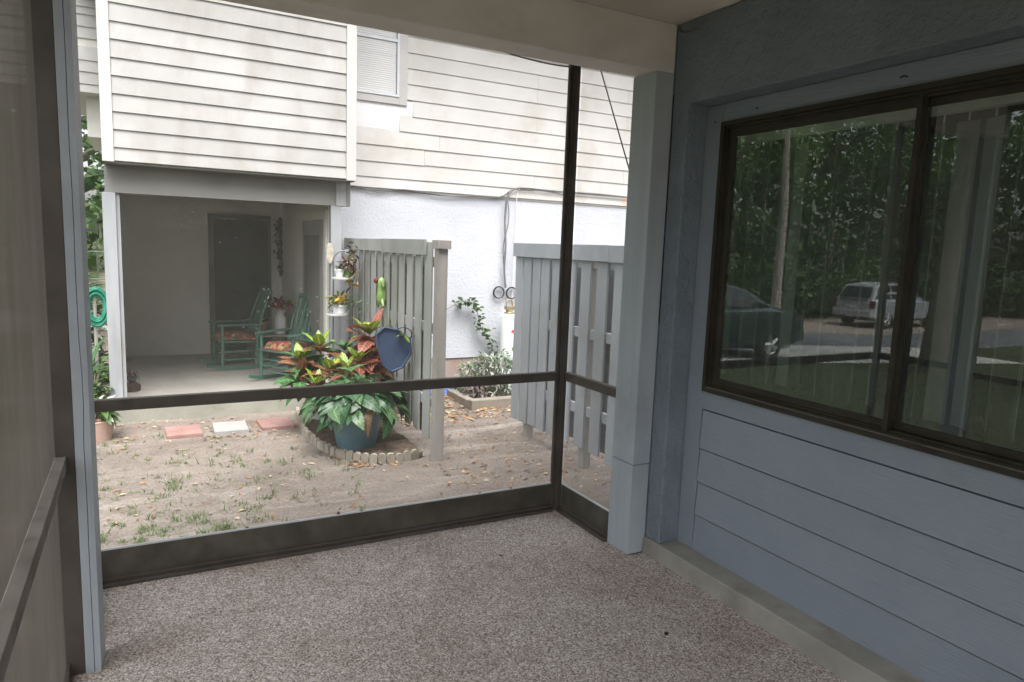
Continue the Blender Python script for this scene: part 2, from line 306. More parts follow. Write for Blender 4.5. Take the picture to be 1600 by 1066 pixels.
def make_screen(name, t, col, dust=0):
    """insect screen: a weave too fine to see; light that misses the wires passes straight on"""
    m, nt, N, L, out = new_mat(name)
    g = N.new('ShaderNodeNewGeometry')
    d = N.new('ShaderNodeVectorMath'); d.operation = 'DOT_PRODUCT'; L.new(g.outputs['Normal'], d.inputs[0]); L.new(g.outputs['Incoming'], d.inputs[1])
    def mth(op, a, b=0.0):
        n = N.new('ShaderNodeMath'); n.operation = op
        for i, v in ((0, a), (1, b)):
            if hasattr(v, 'is_linked'): L.new(v, n.inputs[i])
            else: n.inputs[i].default_value = v
        return n.outputs[0]
    c = mth('MAXIMUM', mth('ABSOLUTE', d.outputs['Value']), .04)
    op = mth('SUBTRACT', 1.0, mth('POWER', t, mth('DIVIDE', 1.0, c)))
    D = N.new('ShaderNodeBsdfDiffuse'); T = N.new('ShaderNodeBsdfTranslucent'); X = N.new('ShaderNodeBsdfTransparent')
    cc = mixc(N, L, ramp(N, L, noise_tex(N, L, mapping(N, L, g.outputs['Position'], (1,1,.25)), 5, 6, .7), .35, .7), col, [q*.75 for q in col])
    if dust:
        v = N.new('ShaderNodeTexVoronoi'); v.inputs['Scale'].default_value = 22; L.new(g.outputs['Position'], v.inputs['Vector'])
        blot = ramp(N, L, noise_tex(N, L, g.outputs['Position'], 2.2, 3), .5, .62)
        dm = mth('MULTIPLY', mth('LESS_THAN', v.outputs['Distance'], .16), blot)
        streak = ramp(N, L, noise_tex(N, L, mapping(N, L, g.outputs['Position'], (4,1,60)), 1.5, 2), .58, .75)
        op = mth('MAXIMUM', mth('ADD', op, mth('MULTIPLY', streak, .07)), mth('MULTIPLY', dm, dust))
        cc = mixc(N, L, dm, cc, (.55,.55,.52))
    L.new(cc, D.inputs[0]); L.new(cc, T.inputs[0])
    dt = N.new('ShaderNodeMixShader'); dt.inputs[0].default_value = .45; L.new(D.outputs[0], dt.inputs[1]); L.new(T.outputs[0], dt.inputs[2])
    mx = N.new('ShaderNodeMixShader'); L.new(op, mx.inputs[0]); L.new(X.outputs[0], mx.inputs[1]); L.new(dt.outputs[0], mx.inputs[2])
    L.new(mx.outputs[0], out.inputs[0])
    return m
M['screen'] = make_screen('insect_screen', .86, (.30,.28,.25))
M['screen_side'] = make_screen('grimy_insect_screen', .64, (.15,.135,.115))
M['screen_n'] = make_screen('dusty_insect_screen', .86, (.15,.155,.14), dust=.5)

def make_glass(name='tinted_window_glass', tint=(.86,.90,.88,1), f0=.16, haze=.05):
    """window pane: straight transmission with a grey tint, Fresnel mirror on its outer side"""
    m, nt, N, L, out = new_mat(name)
    g = N.new('ShaderNodeNewGeometry')
    d = N.new('ShaderNodeVectorMath'); d.operation = 'DOT_PRODUCT'; L.new(g.outputs['Normal'], d.inputs[0]); L.new(g.outputs['Incoming'], d.inputs[1])
    def mth(op, a, b=0.0):
        n = N.new('ShaderNodeMath'); n.operation = op
        for i, v in ((0, a), (1, b)):
            if hasattr(v, 'is_linked'): L.new(v, n.inputs[i])
            else: n.inputs[i].default_value = v
        return n.outputs[0]
    c = mth('ABSOLUTE', d.outputs['Value'])
    F = mth('ADD', f0, mth('MULTIPLY', 1-f0, mth('POWER', mth('SUBTRACT', 1.0, c), 5.0)))
    F = mth('MULTIPLY', F, mth('SUBTRACT', 1.0, g.outputs['Backfacing']))
    X = N.new('ShaderNodeBsdfTransparent'); X.inputs[0].default_value = tint
    G = N.new('ShaderNodeBsdfGlossy'); G.inputs['Roughness'].default_value = .0; G.inputs[0].default_value = (.95,1,.97,1)
    mx = N.new('ShaderNodeMixShader'); L.new(F, mx.inputs[0]); L.new(X.outputs[0], mx.inputs[1]); L.new(G.outputs[0], mx.inputs[2])
    # thin film of pale diffuse colour on the outer face, imitating a lit veil
    dd = N.new('ShaderNodeBsdfDiffuse'); dd.inputs[0].default_value = (.50,.53,.50,1)
    df = mth('MULTIPLY', mth('MULTIPLY', ramp(N, L, noise_tex(N, L, mapping(N, L, g.outputs['Position'], (1,2,.5)), 4, 6, .7), .2, .8), haze*2), mth('SUBTRACT', 1.0, g.outputs['Backfacing']))
    m2 = N.new('ShaderNodeMixShader'); L.new(df, m2.inputs[0]); L.new(mx.outputs[0], m2.inputs[1]); L.new(dd.outputs[0], m2.inputs[2])
    L.new(m2.outputs[0], out.inputs[0])
    return m
M['glass'] = make_glass()
M['glass_clear'] = make_glass('clear_window_glass', (.98,.98,.98,1), .05, .02)

# ------------------------------------------------------------------ mesh helpers
class MB:
    def __init__(s): s.v = []; s.f = []; s.uv = {}; s.mi = []
    def add(s, vs, fs, mi=0, uvs=None):
        o = len(s.v); s.v += [tuple(p) for p in vs]
        for k, f in enumerate(fs):
            if uvs: s.uv[len(s.f)] = uvs[k]
            s.f.append([i+o for i in f]); s.mi.append(mi)
        return s
    def hexa(s, p, mi=0):
        return s.add(p, [(0,3,2,1),(4,5,6,7),(0,1,5,4),(1,2,6,5),(2,3,7,6),(3,0,4,7)], mi)
    def box(s, x0, x1, y0, y1, z0, z1, mi=0):
        return s.hexa([(x0,y0,z0),(x1,y0,z0),(x1,y1,z0),(x0,y1,z0),(x0,y0,z1),(x1,y0,z1),(x1,y1,z1),(x0,y1,z1)], mi)
    def tube(s, pts, rad, n=8, mi=0, caps=True):
        pts = [Vector(p) for p in pts]; k = len(pts)
        rad = rad if isinstance(rad, (list, tuple)) else [rad]*k
        vs = []; ref = None
        for i, p in enumerate(pts):
            t = (pts[min(i+1,k-1)]-pts[max(i-1,0)]).normalized()
            if ref is None: ref = Vector((0,0,1)) if abs(t.z) < .9 else Vector((1,0,0))
            a = t.cross(ref); a = a.normalized() if a.length > 1e-6 else t.orthogonal().normalized()
            bb = a.cross(t).normalized(); ref = bb
            for j in range(n):
                q = 2*pi*j/n; vs.append(p + (a*cos(q)+bb*sin(q))*rad[i])
        fs = [(i*n+j, i*n+(j+1)%n, (i+1)*n+(j+1)%n, (i+1)*n+j) for i in range(k-1) for j in range(n)]
        if caps: fs += [tuple(range(n)), tuple((k-1)*n+j for j in reversed(range(n)))]
        return s.add(vs, fs, mi)
    def lathe(s, prof, c=(0,0,0), n=20, mi=0, caps=True):
        vs = [(c[0]+r_*cos(2*pi*j/n), c[1]+r_*sin(2*pi*j/n), c[2]+z) for r_, z in prof for j in range(n)]
        k = len(prof)
        fs = [(i*n+j, i*n+(j+1)%n, (i+1)*n+(j+1)%n, (i+1)*n+j) for i in range(k-1) for j in range(n)]
        if caps: fs += [tuple(reversed(range(n))), tuple((k-1)*n+j for j in range(n))]
        return s.add(vs, fs, mi)
    def prism(s, poly, ax, a0, a1, mi=0):
        """polygon in the two other axes, extruded along axis ax"""
        def P(q, a):
            l = list(q); l.insert(ax, a); return tuple(l)
        n = len(poly); vs = [P(q, a0) for q in poly]+[P(q, a1) for q in poly]
        fs = [tuple(range(n)), tuple(reversed(range(n, 2*n)))]+[(i, i+n, (i+1)%n+n, (i+1)%n) for i in range(n)]
        return s.add(vs, fs, mi)
    def quad(s, a, b_, c, d, mi=0): return s.add([a,b_,c,d], [(0,1,2,3)], mi, [[(0,0),(1,0),(1,1),(0,1)]])
    def mesh(s, name, mats, smooth=False, origin=(0,0,0), fix=True):
        me = bpy.data.meshes.new(name); o = Vector(origin)
        me.from_pydata([Vector(p)-o for p in s.v], [], s.f)
        for m_ in (mats if isinstance(mats, (list, tuple)) else [mats]): me.materials.append(M[m_] if isinstance(m_, str) else m_)
        me.polygons.foreach_set('material_index', s.mi)
        if s.uv:
            ul = me.uv_layers.new(name='UVMap')
            for fi, us in s.uv.items():
                for li, q in zip(me.polygons[fi].loop_indices, us): ul.data[li].uv = q
        elif fix:
            import bmesh
            bm = bmesh.new(); bm.from_mesh(me); bmesh.ops.recalc_face_normals(bm, faces=bm.faces); bm.to_mesh(me); bm.free()
        if smooth: me.polygons.foreach_set('use_smooth', [True]*len(me.polygons))
        me.update(); return me
    def build(s, name, mats, parent=None, smooth=False, bevel=0, origin=None, local=False, loc=(0,0,0), fix=True):
        root = parent
        while root is not None and root.parent is not None: root = root.parent
        og = (0,0,0) if local else (tuple(root.location) if root is not None else (origin or (0,0,0)))
        ob = bpy.data.objects.new(name, s.mesh(name, mats, smooth, og, fix)); COL.objects.link(ob)
        ob.parent = parent
        if parent is None: ob.location = loc if local else og
        if bevel:
            bv = ob.modifiers.new('bevel', 'BEVEL'); bv.width = bevel; bv.segments = 2; bv.limit_method = 'ANGLE'; bv.angle_limit = radians(40)
        if smooth and not s.uv:
            try: ob.data.set_sharp_from_angle(angle=radians(50))
            except Exception: pass
        return ob
def tag(o, label=None, cat=None, group=None, kind=None):
    if label: o['label'] = label
    if cat: o['category'] = cat
    if group: o['group'] = group
    if kind: o['kind'] = kind
    return o
def thing(name, label, cat, loc=(0,0,0), rz=0, group=None):
    o = bpy.data.objects.new(name, None); COL.objects.link(o); o.empty_display_size = .1
    o.location = loc; o.rotation_euler = (0,0,rz); return tag(o, label, cat, group)
def copy_tree(o, parent=None):
    c = o.copy(); COL.objects.link(c); c.parent = parent
    for ch in list(o.children): copy_tree(ch, c)
    return c
def bx(name, mat, parent, x0, x1, y0, y1, z0, z1, bevel=0): return MB().box(x0,x1,y0,y1,z0,z1).build(name, mat, parent, bevel=bevel)
def leaf_geo(L_, Wd, droop=.3, fold=.15, n=4, tip=1.0, wave=0):
    """a leaf along +X: two strips folded at the midrib, UV u across, v along"""
    vs = []; fs = []; uvs = []
    for i in range(n+1):
        t = i/n; w = Wd*.5*(sin(pi*min(1,(t*.93+.05))**(.85*tip)))**.8 if 0 < t < 1 else Wd*.03
        a = droop*t*t*1.2; x = L_*(t-.18*droop*t*t*t); z = -L_*droop*t*t*.75
        k = fold*w + wave*w*sin(t*9)
        vs += [(x,-w,z+k),(x,0,z),(x,w,z+k)]
    for i in range(n):
        o = i*3; t0, t1 = i/n, (i+1)/n
        fs += [(o,o+3,o+4,o+1),(o+1,o+4,o+5,o+2)]
        uvs += [[(0,t0),(0,t1),(.5,t1),(.5,t0)], [(.5,t0),(.5,t1),(1,t1),(1,t0)]]
    return vs, fs, uvs
def leaf_mesh(name, mat, *a, **k):
    m_ = MB(); m_.add(*leaf_geo(*a, **k)[:2], uvs=leaf_geo(*a, **k)[2]); return m_.mesh(name, mat, smooth=True)
def put_leaf(name, me, parent, pos, az, el, roll=0, sc=1):
    """share mesh data between alike leaves; +X of the leaf points along (az, el)"""
    o = bpy.data.objects.new(name, me); COL.objects.link(o); o.parent = parent
    o.location = Vector(pos) - Vector(parent.location); o.rotation_euler = (roll, -el, az); o.scale = (sc,sc,sc); return o
def add_leaf(mb, pos, az, el, geo, sc=1, roll=0, mi=0):
    R_ = Matrix.Rotation(az,3,'Z') @ Matrix.Rotation(-el,3,'Y') @ Matrix.Rotation(roll,3,'X')
    vs, fs, uvs = geo; mb.add([Vector(pos)+R_@(Vector(p)*sc) for p in vs], fs, mi, uvs)
def R_(a, b_): return random.uniform(a, b_)

# ------------------------------------------------------------------ ground, road, drive
GZ = -.33
def slope(x): return GZ if x > -3 else max(GZ-.05*(-3-x), -1.08)
def gz(x, y):
    z = slope(x)
    if -4 < x < 9 and 2.5 < y < 14: z += .018*noise.noise((x*1.3, y*1.3, 0)) + .007*noise.noise((x*6, y*6, 3))
    return z
def lines(a): return sorted(set(round(q, 4) for q in a))
gx = lines([-400,-200,-120,-80,-60,-45]+[-36+i*1.5 for i in range(22)]+[-4+i*.09 for i in range(118)]+[7,8,10,14,20,40,90,200,400])
gy = lines([-400,-200,-80,-40,-20,-10,-5,0,1,2]+[2.6+i*.09 for i in range(82)]+[10.2,10.6,11,12,13,14,15,16,18,20,23,27,32,40,60,100,200,400])
g = MB(); nx = len(gx)
g.v = [(x, y, gz(x, y)) for y in gy for x in gx]
for j in range(len(gy)-1):
    for i in range(nx-1): g.f.append([j*nx+i, j*nx+i+1, (j+1)*nx+i+1, (j+1)*nx+i]); g.mi.append(0)
tag(g.build('ground', 'ground', smooth=True), kind='structure')
def sheet(name, mat, x0, x1, y0, y1, dz):
    m_ = MB(); n = 40; xs = [x0+(x1-x0)*i/n for i in range(n+1)]
    for a, b_ in zip(xs, xs[1:]): m_.add([(a,y0,slope(a)+dz),(b_,y0,slope(b_)+dz),(b_,y1,slope(b_)+dz),(a,y1,slope(a)+dz)], [(0,1,2,3)])
    return tag(m_.build(name, mat), kind='structure')
sheet('road', 'asphalt', -90, -3.6, 12.0, 15.4, .012)
sheet('driveway', 'concrete_drive', -15, -2.4, 9.15, 11.98, .016)

# ------------------------------------------------------------------ own porch
m_ = MB(); m_.prism([(-.33,-2.6),(2.40,-2.6),(2.40,2.84),(2.225,2.84),(2.225,3.46),(-.33,3.46)], 2, -.6, -.012)
tag(m_.build('porch_slab', 'slab'), kind='structure')
m_ = MB(); m_.prism([(-.30,-2.5),(2.268,-2.5),(2.268,2.686),(2.18,2.686),(2.18,3.43),(-.30,3.43)], 2, -.0125, 0)
tag(m_.build('porch_carpet', 'carpet', origin=(1,1.5,-.012)), 'brown and grey speckled outdoor carpet covering the porch floor', 'carpet')
tag(MB().box(-.56, 2.9, -2.6, 3.60, 2.622, 2.66).build('porch_ceiling', 'ceiling'), kind='structure')
beam = tag(MB().box(-.32, 2.284, 2.69, 2.85, 2.40, 2.6215).build('header_beam', 'beam', origin=(1,2.77,2.40), bevel=.004),
           'dirty white header beam spanning the top of the porch opening', 'beam')

# right blue post, in two lengths
rp = thing('wooden_post', 'blue painted square post at right, between the screen and stucco wall', 'post', (2.23,2.76,0))
bx('lower_length', 'blue_post', rp, 2.174, 2.284, 2.692, 2.866, .0, .475, .003)
bx('upper_length', 'blue_post', rp, 2.176, 2.284, 2.690, 2.866, .478, 2.3995, .003)
# left blue post: two timbers with a split between them
lp = thing('wooden_post', 'cracked dark blue square post at the left edge of the opening', 'post', (-.19,2.75,0))
m_ = MB()
zs_ = [i*.12 for i in range(21)]; zs_[-1] = 2.3995
cr = [-.1835+.0025*noise.noise((0, z*4, 1))+ (.004 if .9 < z < 1.2 else 0) for z in zs_]
for (z0, z1), (c0, c1) in zip(zip(zs_, zs_[1:]), zip(cr, cr[1:])):
    m_.hexa([(-.2105,2.692,z0),(c0-.001,2.692,z0),(c0-.001,2.80,z0),(-.2105,2.80,z0),(-.2105,2.692,z1),(c1-.001,2.692,z1),(c1-.001,2.80,z1),(-.2105,2.80,z1)])
m_.build('timber', 'blue_post', lp)
m_ = MB()
for (z0, z1), (c0, c1) in zip(zip(zs_, zs_[1:]), zip(cr, cr[1:])):
    m_.hexa([(c0+.001,2.690,z0),(-.163,2.690,z0),(-.155,2.82,z0),(c0+.001,2.82,z0),(c1+.001,2.690,z1),(-.163,2.690,z1),(-.155,2.82,z1),(c1+.001,2.82,z1)])
m_.build('timber', 'blue_post', lp)

# front bay of the screen
YF, XR = 3.39, 2.172
se = thing('screen_enclosure', 'bronze aluminium screen bay at the far end of the porch', 'screen', (1.0,YF,0))
m_ = MB(); m_.box(XR-.022, XR+.022, YF-.022, YF+.022, .0, 2.62); m_.box(XR-.040, XR-.0225, YF-.008, YF+.012, .0, 2.62); m_.box(XR-.012, XR+.008, YF-.030, YF-.0225, .03, 2.62)
m_.build('corner_post', 'bronze', se, bevel=.002)
bx('corner_post', 'bronze', se, -.262, -.222, YF-.02, YF+.02, 0, 2.62)
fr = bx('middle_rail', 'bronze', se, -.2215, XR-.0405, YF-.018, YF+.016, .790, .838, .002)
bx('dusty_top', 'bronze_dusty', fr, -.2215, XR-.0405, YF-.016, YF+.014, .8385, .8415)
XQ = 2.190
sr = bx('middle_rail', 'bronze', se, XQ-.016, XQ+.016, 2.867, YF-.0325, .790, .838, .002)
bx('dusty_top', 'bronze_dusty', sr, XQ-.014, XQ+.014, 2.867, YF-.0325, .8385, .8415)
kp = bx('kick_plate', 'kick', se, -.2215, XR-.041, YF-.001, YF+.004, .018, .160)
bx('bright_edge', 'alu', kp, -.2215, XR-.041, YF-.002, YF+.006, .1603, .1685)
kp = bx('kick_plate', 'kick', se, XQ-.003, XQ+.003, 2.867, YF-.0325, .018, .160)
bx('bright_edge', 'alu', kp, XQ-.004, XQ+.004, 2.867, YF-.0325, .1603, .1685)
m_ = MB(); m_.box(-.2215, XR-.041, YF-.040, YF+.02, .0005, .017); m_.box(-.2215, XR-.041, YF-.016, YF-.0015, .0175, .034); m_.build('base_channel', 'bronze', se, bevel=.002)
m_ = MB(); m_.box(XQ-.040, XQ+.012, 2.867, YF-.0405, .0005, .017); m_.box(XQ-.014, XQ-.004, 2.867, YF-.0405, .0175, .034); m_.build('base_channel', 'bronze', se, bevel=.002)
bx('top_channel', 'bronze', se, -.2215, XR-.041, YF-.02, YF+.02, 2.572, 2.6215)
bx('top_channel', 'bronze', se, XQ-.018, XQ+.018, 2.867, YF-.0325, 2.572, 2.6215)
def pane_screen(parent, mat, a, b_, c, d): return MB().quad(a, b_, c, d).build('screen_mesh', mat, parent)
yy = YF+.008
pane_screen(se, 'screen', (-.2215,yy,.842), (XR-.041,yy,.842), (XR-.041,yy,2.572), (-.2215,yy,2.572))
pane_screen(se, 'screen', (-.2215,yy,.166), (XR-.041,yy,.166), (XR-.041,yy,.789), (-.2215,yy,.789))
xx = XQ+.006
pane_screen(se, 'screen', (xx,YF-.033,.842), (xx,2.867,.842), (xx,2.867,2.572), (xx,YF-.033,2.572))
pane_screen(se, 'screen', (xx,YF-.033,.166), (xx,2.867,.166), (xx,2.867,.789), (xx,YF-.033,.789))
for xd, hh in ((.86,.016),(.42,.008),(1.86,.010),(1.66,.007),(.98,.006)):
    m_ = MB(); m_.lathe([(.003,0),(.009,.004),(.007,hh*.7),(.001,hh)], (xd,YF+.002,.1658), 7); m_.build('dirt_clod', 'litter3', se)
cl_ = at(1041,992,2,0.0); m_ = MB(); m_.lathe([(.003,0),(.010,.003),(.008,.009),(.002,.012)], (cl_.x,cl_.y,.0003), 7)
tag(m_.build('dirt_clod', 'nail', origin=tuple(cl_)), 'tiny dark clod of dirt lying on the carpet near the curb', 'dirt')
# near-left return of the bay
XQL = -.243
rl = bx('middle_rail', 'bronze', se, XQL-.016, XQL+.016, 2.822, YF-.0215, .790, .838, .002)
bx('kick_plate', 'kick', se, XQL-.003, XQL+.003, 2.822, YF-.0215, .018, .165)
bx('base_channel', 'bronze', se, XQL-.02, XQL+.02, 2.822, YF-.0215, .0005, .017)
bx('top_channel', 'bronze', se, XQL-.018, XQL+.018, 2.852, YF-.0215, 2.572, 2.6215)
for z0, z1 in ((.839,2.572),(.166,.789)): pane_screen(se, 'screen_side', (XQL,2.822,z0), (XQL,YF-.0215,z0), (XQL,YF-.0215,z1), (XQL,2.822,z1))
# left screen wall
ls = thing('screen_wall', 'side screen wall with dusty chair rail along the left edge', 'screen', (-.26,0,0))
bx('upright', 'bronze', ls, -.288, -.2115, 2.698, 2.738, 0, 2.6215, .002)
bx('upright', 'bronze', ls, -.285, -.245, .55, .60, 0, 2.6215, .002)
bx('upright', 'bronze', ls, -.285, -.245, -1.2, -1.15, 0, 2.6215, .002)
for y0, y1 in ((.6005,2.6975),(-1.1495,.5495),(-2.5,-1.2005)):
    rl = bx('chair_rail', 'bronze_dusty', ls, -.283, -.236, y0, y1, .752, .798, .002)
    bx('bottom_rail', 'bronze', ls, -.283, -.255, y0, y1, .0005, .05, .002)
    bx('top_rail', 'bronze', ls, -.283, -.255, y0, y1, 2.57, 2.6215)
    pane_screen(ls, 'screen_side', (-.268,y0,.799), (-.268,y1,.799), (-.268,y1,2.57), (-.268,y0,2.57))
    pane_screen(ls, 'screen_side', (-.268,y0,.051), (-.268,y1,.051), (-.268,y1,.751), (-.268,y0,.751))
bs_ = MB(); bs_.lathe([(.006,0),(.006,.003),(.002,.004)], (0,0,0), 8)

# ------------------------------------------------------------------ own house: stucco wall, siding, window, room
XS, XB = 2.2855, 2.405
ho = thing('blue_house', 'blue stucco house wall with recessed siding panel and sliding window', 'house', (2.4,0,0))
m_ = MB(); m_.prism([(-2.6,.084),(-2.6,2.6215),(2.689,2.6215),(2.689,.084),(2.583,.084),(2.583,2.245),(.42,2.245),(.42,.084)], 0, XS, 2.56)
m_.build('stucco_wall', 'blue_stucco', ho, bevel=.007)
m_ = MB(); ny = 60
for i in range(ny):          # concrete curb with an uneven front edge
    y0, y1 = -2.5+i*5.187/ny, -2.5+(i+1)*5.187/ny
    e0, e1 = [2.273+.004*noise.noise((y*7,0,5))+.003*noise.noise((y*25,0,9)) for y in (y0, y1)]
    m_.add([(e0-.006,y0,0.0005),(e1-.006,y1,0.0005),(e1,y1,.078),(e0,y0,.078),(e1+.008,y1,.0835),(e0+.008,y0,.0835),(XB+.03,y1,.0835),(XB+.03,y0,.0835)], [(0,1,2,3),(3,2,4,5),(5,4,6,7)])
m_.add([(2.267,2.687,.0005),(2.273,2.687,.078),(2.281,2.687,.0835),(XB+.03,2.687,.0835),(XB+.03,2.687,.0005)], [(0,1,2,3,4)])
cb_ = m_.build('concrete_curb', 'curb', ho, smooth=True); cb_.data.set_sharp_from_angle(angle=radians(20))
bx('trim_board', 'blue_board', ho, XB, XB+.03, 2.474, 2.5815, .0845, 2.2435, .0025)
bx('trim_board', 'blue_board', ho, XB+.001, XB+.03, .43, 2.4725, 2.160, 2.2435, .002)
bx('trim_board', 'blue_board', ho, XB, XB+.03, .43, .60, .0845, 2.159, .0025)
bx('apron_board', 'blue_board', ho, XB+.001, XB+.03, .601, 2.4725, .804, .8925, .002)
for z0, z1 in ((.608,.797),(.438,.600),(.268,.430),(.0845,.260)):
    e = .004+R_(0,.004)
    MB().hexa([(XB-.004,.602,z0),(XB+.03,.602,z0),(XB+.03,2.472-e,z0),(XB-.004,2.472-e,z0),(XB+.004,.602,z1),(XB+.03,.602,z1),(XB+.03,2.472-e,z1),(XB+.004,2.472-e,z1)]).build('siding_board', 'blue_board', ho)
bx('backing', 'nail', ho, XB+.0305, XB+.06, .43, 2.58, .0845, .89)
for y, z, ln in ((1.62,2.196,.035),(2.27,2.190,.012),(2.52,2.165,.016)):
    MB().tube([(XB-.002,y,z),(XB-.012,y-ln*.5,z+.002),(XB-.016,y-ln,z-.004)], .0028, 6).build('nail', 'nail', ho)
MB().tube([(2.2835,2.686,2.3),(2.2835,2.684,1.95),(2.2835,2.686,1.6),(2.2835,2.686,1.2)], .0022, 5).build('caulk_crack', 'nail', ho)
MB().tube([(2.283-.0,2.60+.085*cos(a),2.62-.05*sin(a)) if a < 1.5 else (2.283,2.60,2.57) for a in [i*.3 for i in range(6)]]+[(2.2825,2.3,2.612),(2.2825,1.6,2.615)], .004, 6).build('cord_line', 'cable', ho)
wi = MB()
WY0, WY1, WZ0, WZ1 = .608, 2.472, .8935, 2.159
def frame_ring(m_, x0, x1, y0, y1, z0, z1, w):
    m_.box(x0,x1,y0,y0+w,z0,z1); m_.box(x0,x1,y1-w,y1,z0,z1); m_.box(x0,x1,y0+w+.0002,y1-w-.0002,z0,z0+w); m_.box(x0,x1,y0+w+.0002,y1-w-.0002,z1-w,z1)
frame_ring(wi, XB-.012, XB+.05, WY0, WY1, WZ0, WZ1, .020)
frame_ring(wi, XB+.003, XB+.05, WY0+.0202, WY1-.0202, WZ0+.0202, WZ1-.0202, .012)
frame_ring(wi, XB+.014, XB+.05, WY0+.0324, WY1-.0324, WZ0+.0324, WZ1-.0324, .010)
win = wi.build('window', 'bronze_dark', ho)
bx('sill', 'bronze_dusty', win, XB-.006, XB+.03, WY0+.021, WY1-.021, WZ0+.0205, WZ0+.0235)
m_ = MB(); frame_ring(m_, XB+.016, XB+.034, 1.528, WY1-.043, WZ0+.044, WZ1-.043, .026)
m_.box(XB+.000, XB+.0155, 1.530, 1.548, WZ0+.034, WZ1-.034); s1 = m_.build('sash', 'bronze_dark', win)
bx('pane', 'glass', s1, XB+.023, XB+.027, 1.5545, WY1-.0695, WZ0+.0705, WZ1-.0695)
m_ = MB(); frame_ring(m_, XB+.038, XB+.056, WY0+.043, 1.556, WZ0+.044, WZ1-.043, .026); s2 = m_.build('sash', 'bronze_dark', win)
bx('pane', 'glass', s2, XB+.045, XB+.049, WY0+.0695, 1.5295, WZ0+.0705, WZ1-.0695)
m_ = MB()   # the room behind the glass
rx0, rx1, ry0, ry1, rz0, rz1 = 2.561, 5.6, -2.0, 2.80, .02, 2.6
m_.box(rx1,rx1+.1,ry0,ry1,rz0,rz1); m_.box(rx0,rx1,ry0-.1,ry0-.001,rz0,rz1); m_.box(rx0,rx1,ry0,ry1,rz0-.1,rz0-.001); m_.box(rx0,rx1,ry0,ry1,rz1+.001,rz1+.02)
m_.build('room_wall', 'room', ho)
bx('front_wall', 'blue_stucco', ho, 2.2862, 5.9, 2.6905, 2.828, -.45, 2.6205)
m_ = MB(); m_.box(-.40, 6.0, -2.7, 2.88, 2.6605, 5.2); m_.build('unseen_upper_storey', 'clap', ho)  # unseen box above the ceiling, added to block the sky light
m_ = MB(); m_.prism([(-3.0,5.201),(3.2,5.201),(.1,6.6)], 0, -.6, 6.3); m_.build('roof', 'roofing', ho)

# vertical blinds behind the window
vb = thing('vertical_blind', 'pale vertical blinds hanging half open behind the sliding window', 'blinds', (2.56,1.5,2.09))
bx('headrail', 'headrail', vb, 2.575, 2.615, .55, 2.56, 2.085, 2.125)
slat_me = None; clip_me = None
ys = [2.53-.088*i for i in range(23)]
for i, y in enumerate(ys):
    if slat_me is None:
        m_ = MB(); n = 6
        for sgn in (0,): 
            pts = [(-.0445+.089*k/n, .006*sin(pi*k/n)) for k in range(n+1)]
            for (a, c), (b_, d) in zip(pts, pts[1:]): m_.hexa([(c,a,-1.09),(c+.0012,a,-1.09),(d+.0012,b_,-1.09),(d,b_,-1.09),(c,a,0),(c+.0012,a,0),(d+.0012,b_,0),(d,b_,0)])
        slat_me = m_.mesh('slat', 'slat')
        m_ = MB(); m_.box(-.004,.004,-.0015,.0015,-.032,0); clip_me = m_.mesh('clip', 'headrail')
    o = bpy.data.objects.new('slat', slat_me); COL.objects.link(o); o.parent = vb
    o.location = (2.595-2.56, y-1.5, 2.052-2.09)
    ang = {4:.28, 9:.70, 12:.15, 13:.45, 17:.6}.get(i, 1.02+R_(-.10,.16))
    o.rotation_euler = (0,0,-ang)
    c = bpy.data.objects.new('clip', clip_me); COL.objects.link(c); c.parent = vb; c.location = (2.595-2.56, y-1.5, 2.0845-2.09)

# ------------------------------------------------------------------ neighbour's house
K = 1.0444
YS, YW, YB = 7.76, 8.41, 11.18
ZS = -.187; ZBAY = 2.232
nh = thing('neighbour_house', 'white clapboard and stucco house with overhanging upper bay and recessed porch', 'house', (2.5,YS,GZ))
XL, XRB = -.272, 2.150      # bay left / right
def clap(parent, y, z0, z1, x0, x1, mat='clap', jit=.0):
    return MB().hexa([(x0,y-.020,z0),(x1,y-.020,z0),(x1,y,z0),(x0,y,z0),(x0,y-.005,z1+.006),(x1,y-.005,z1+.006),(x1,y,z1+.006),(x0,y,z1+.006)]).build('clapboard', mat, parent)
bx('bay_wall', 'trim_white', nh, XL+.01, XRB-.002, YS+.001, YB-.05, ZBAY+.002, 5.3)
bzs = [2.236]+[1.55+(z-1.55)*K for z in (2.327,2.485,2.642,2.798,2.955,3.109,3.267,3.42,3.578)]
while bzs[-1] < 5.2: bzs.append(bzs[-1]+.163)
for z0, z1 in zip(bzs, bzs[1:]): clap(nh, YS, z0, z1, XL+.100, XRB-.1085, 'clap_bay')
bx('corner_board', 'trim_white', nh, XL, XL+.098, YS-.028, YS+.0005, ZBAY-.008, 5.3, .002)
bx('corner_board', 'trim_white', nh, XRB-.107, XRB, YS-.028, YS+.0005, ZBAY-.014, 5.3, .002)
bx('bay_soffit', 'gray_header', nh, XL+.012, XRB-.004, YS+.002, YB-.06, ZBAY-.02, ZBAY+.0015)
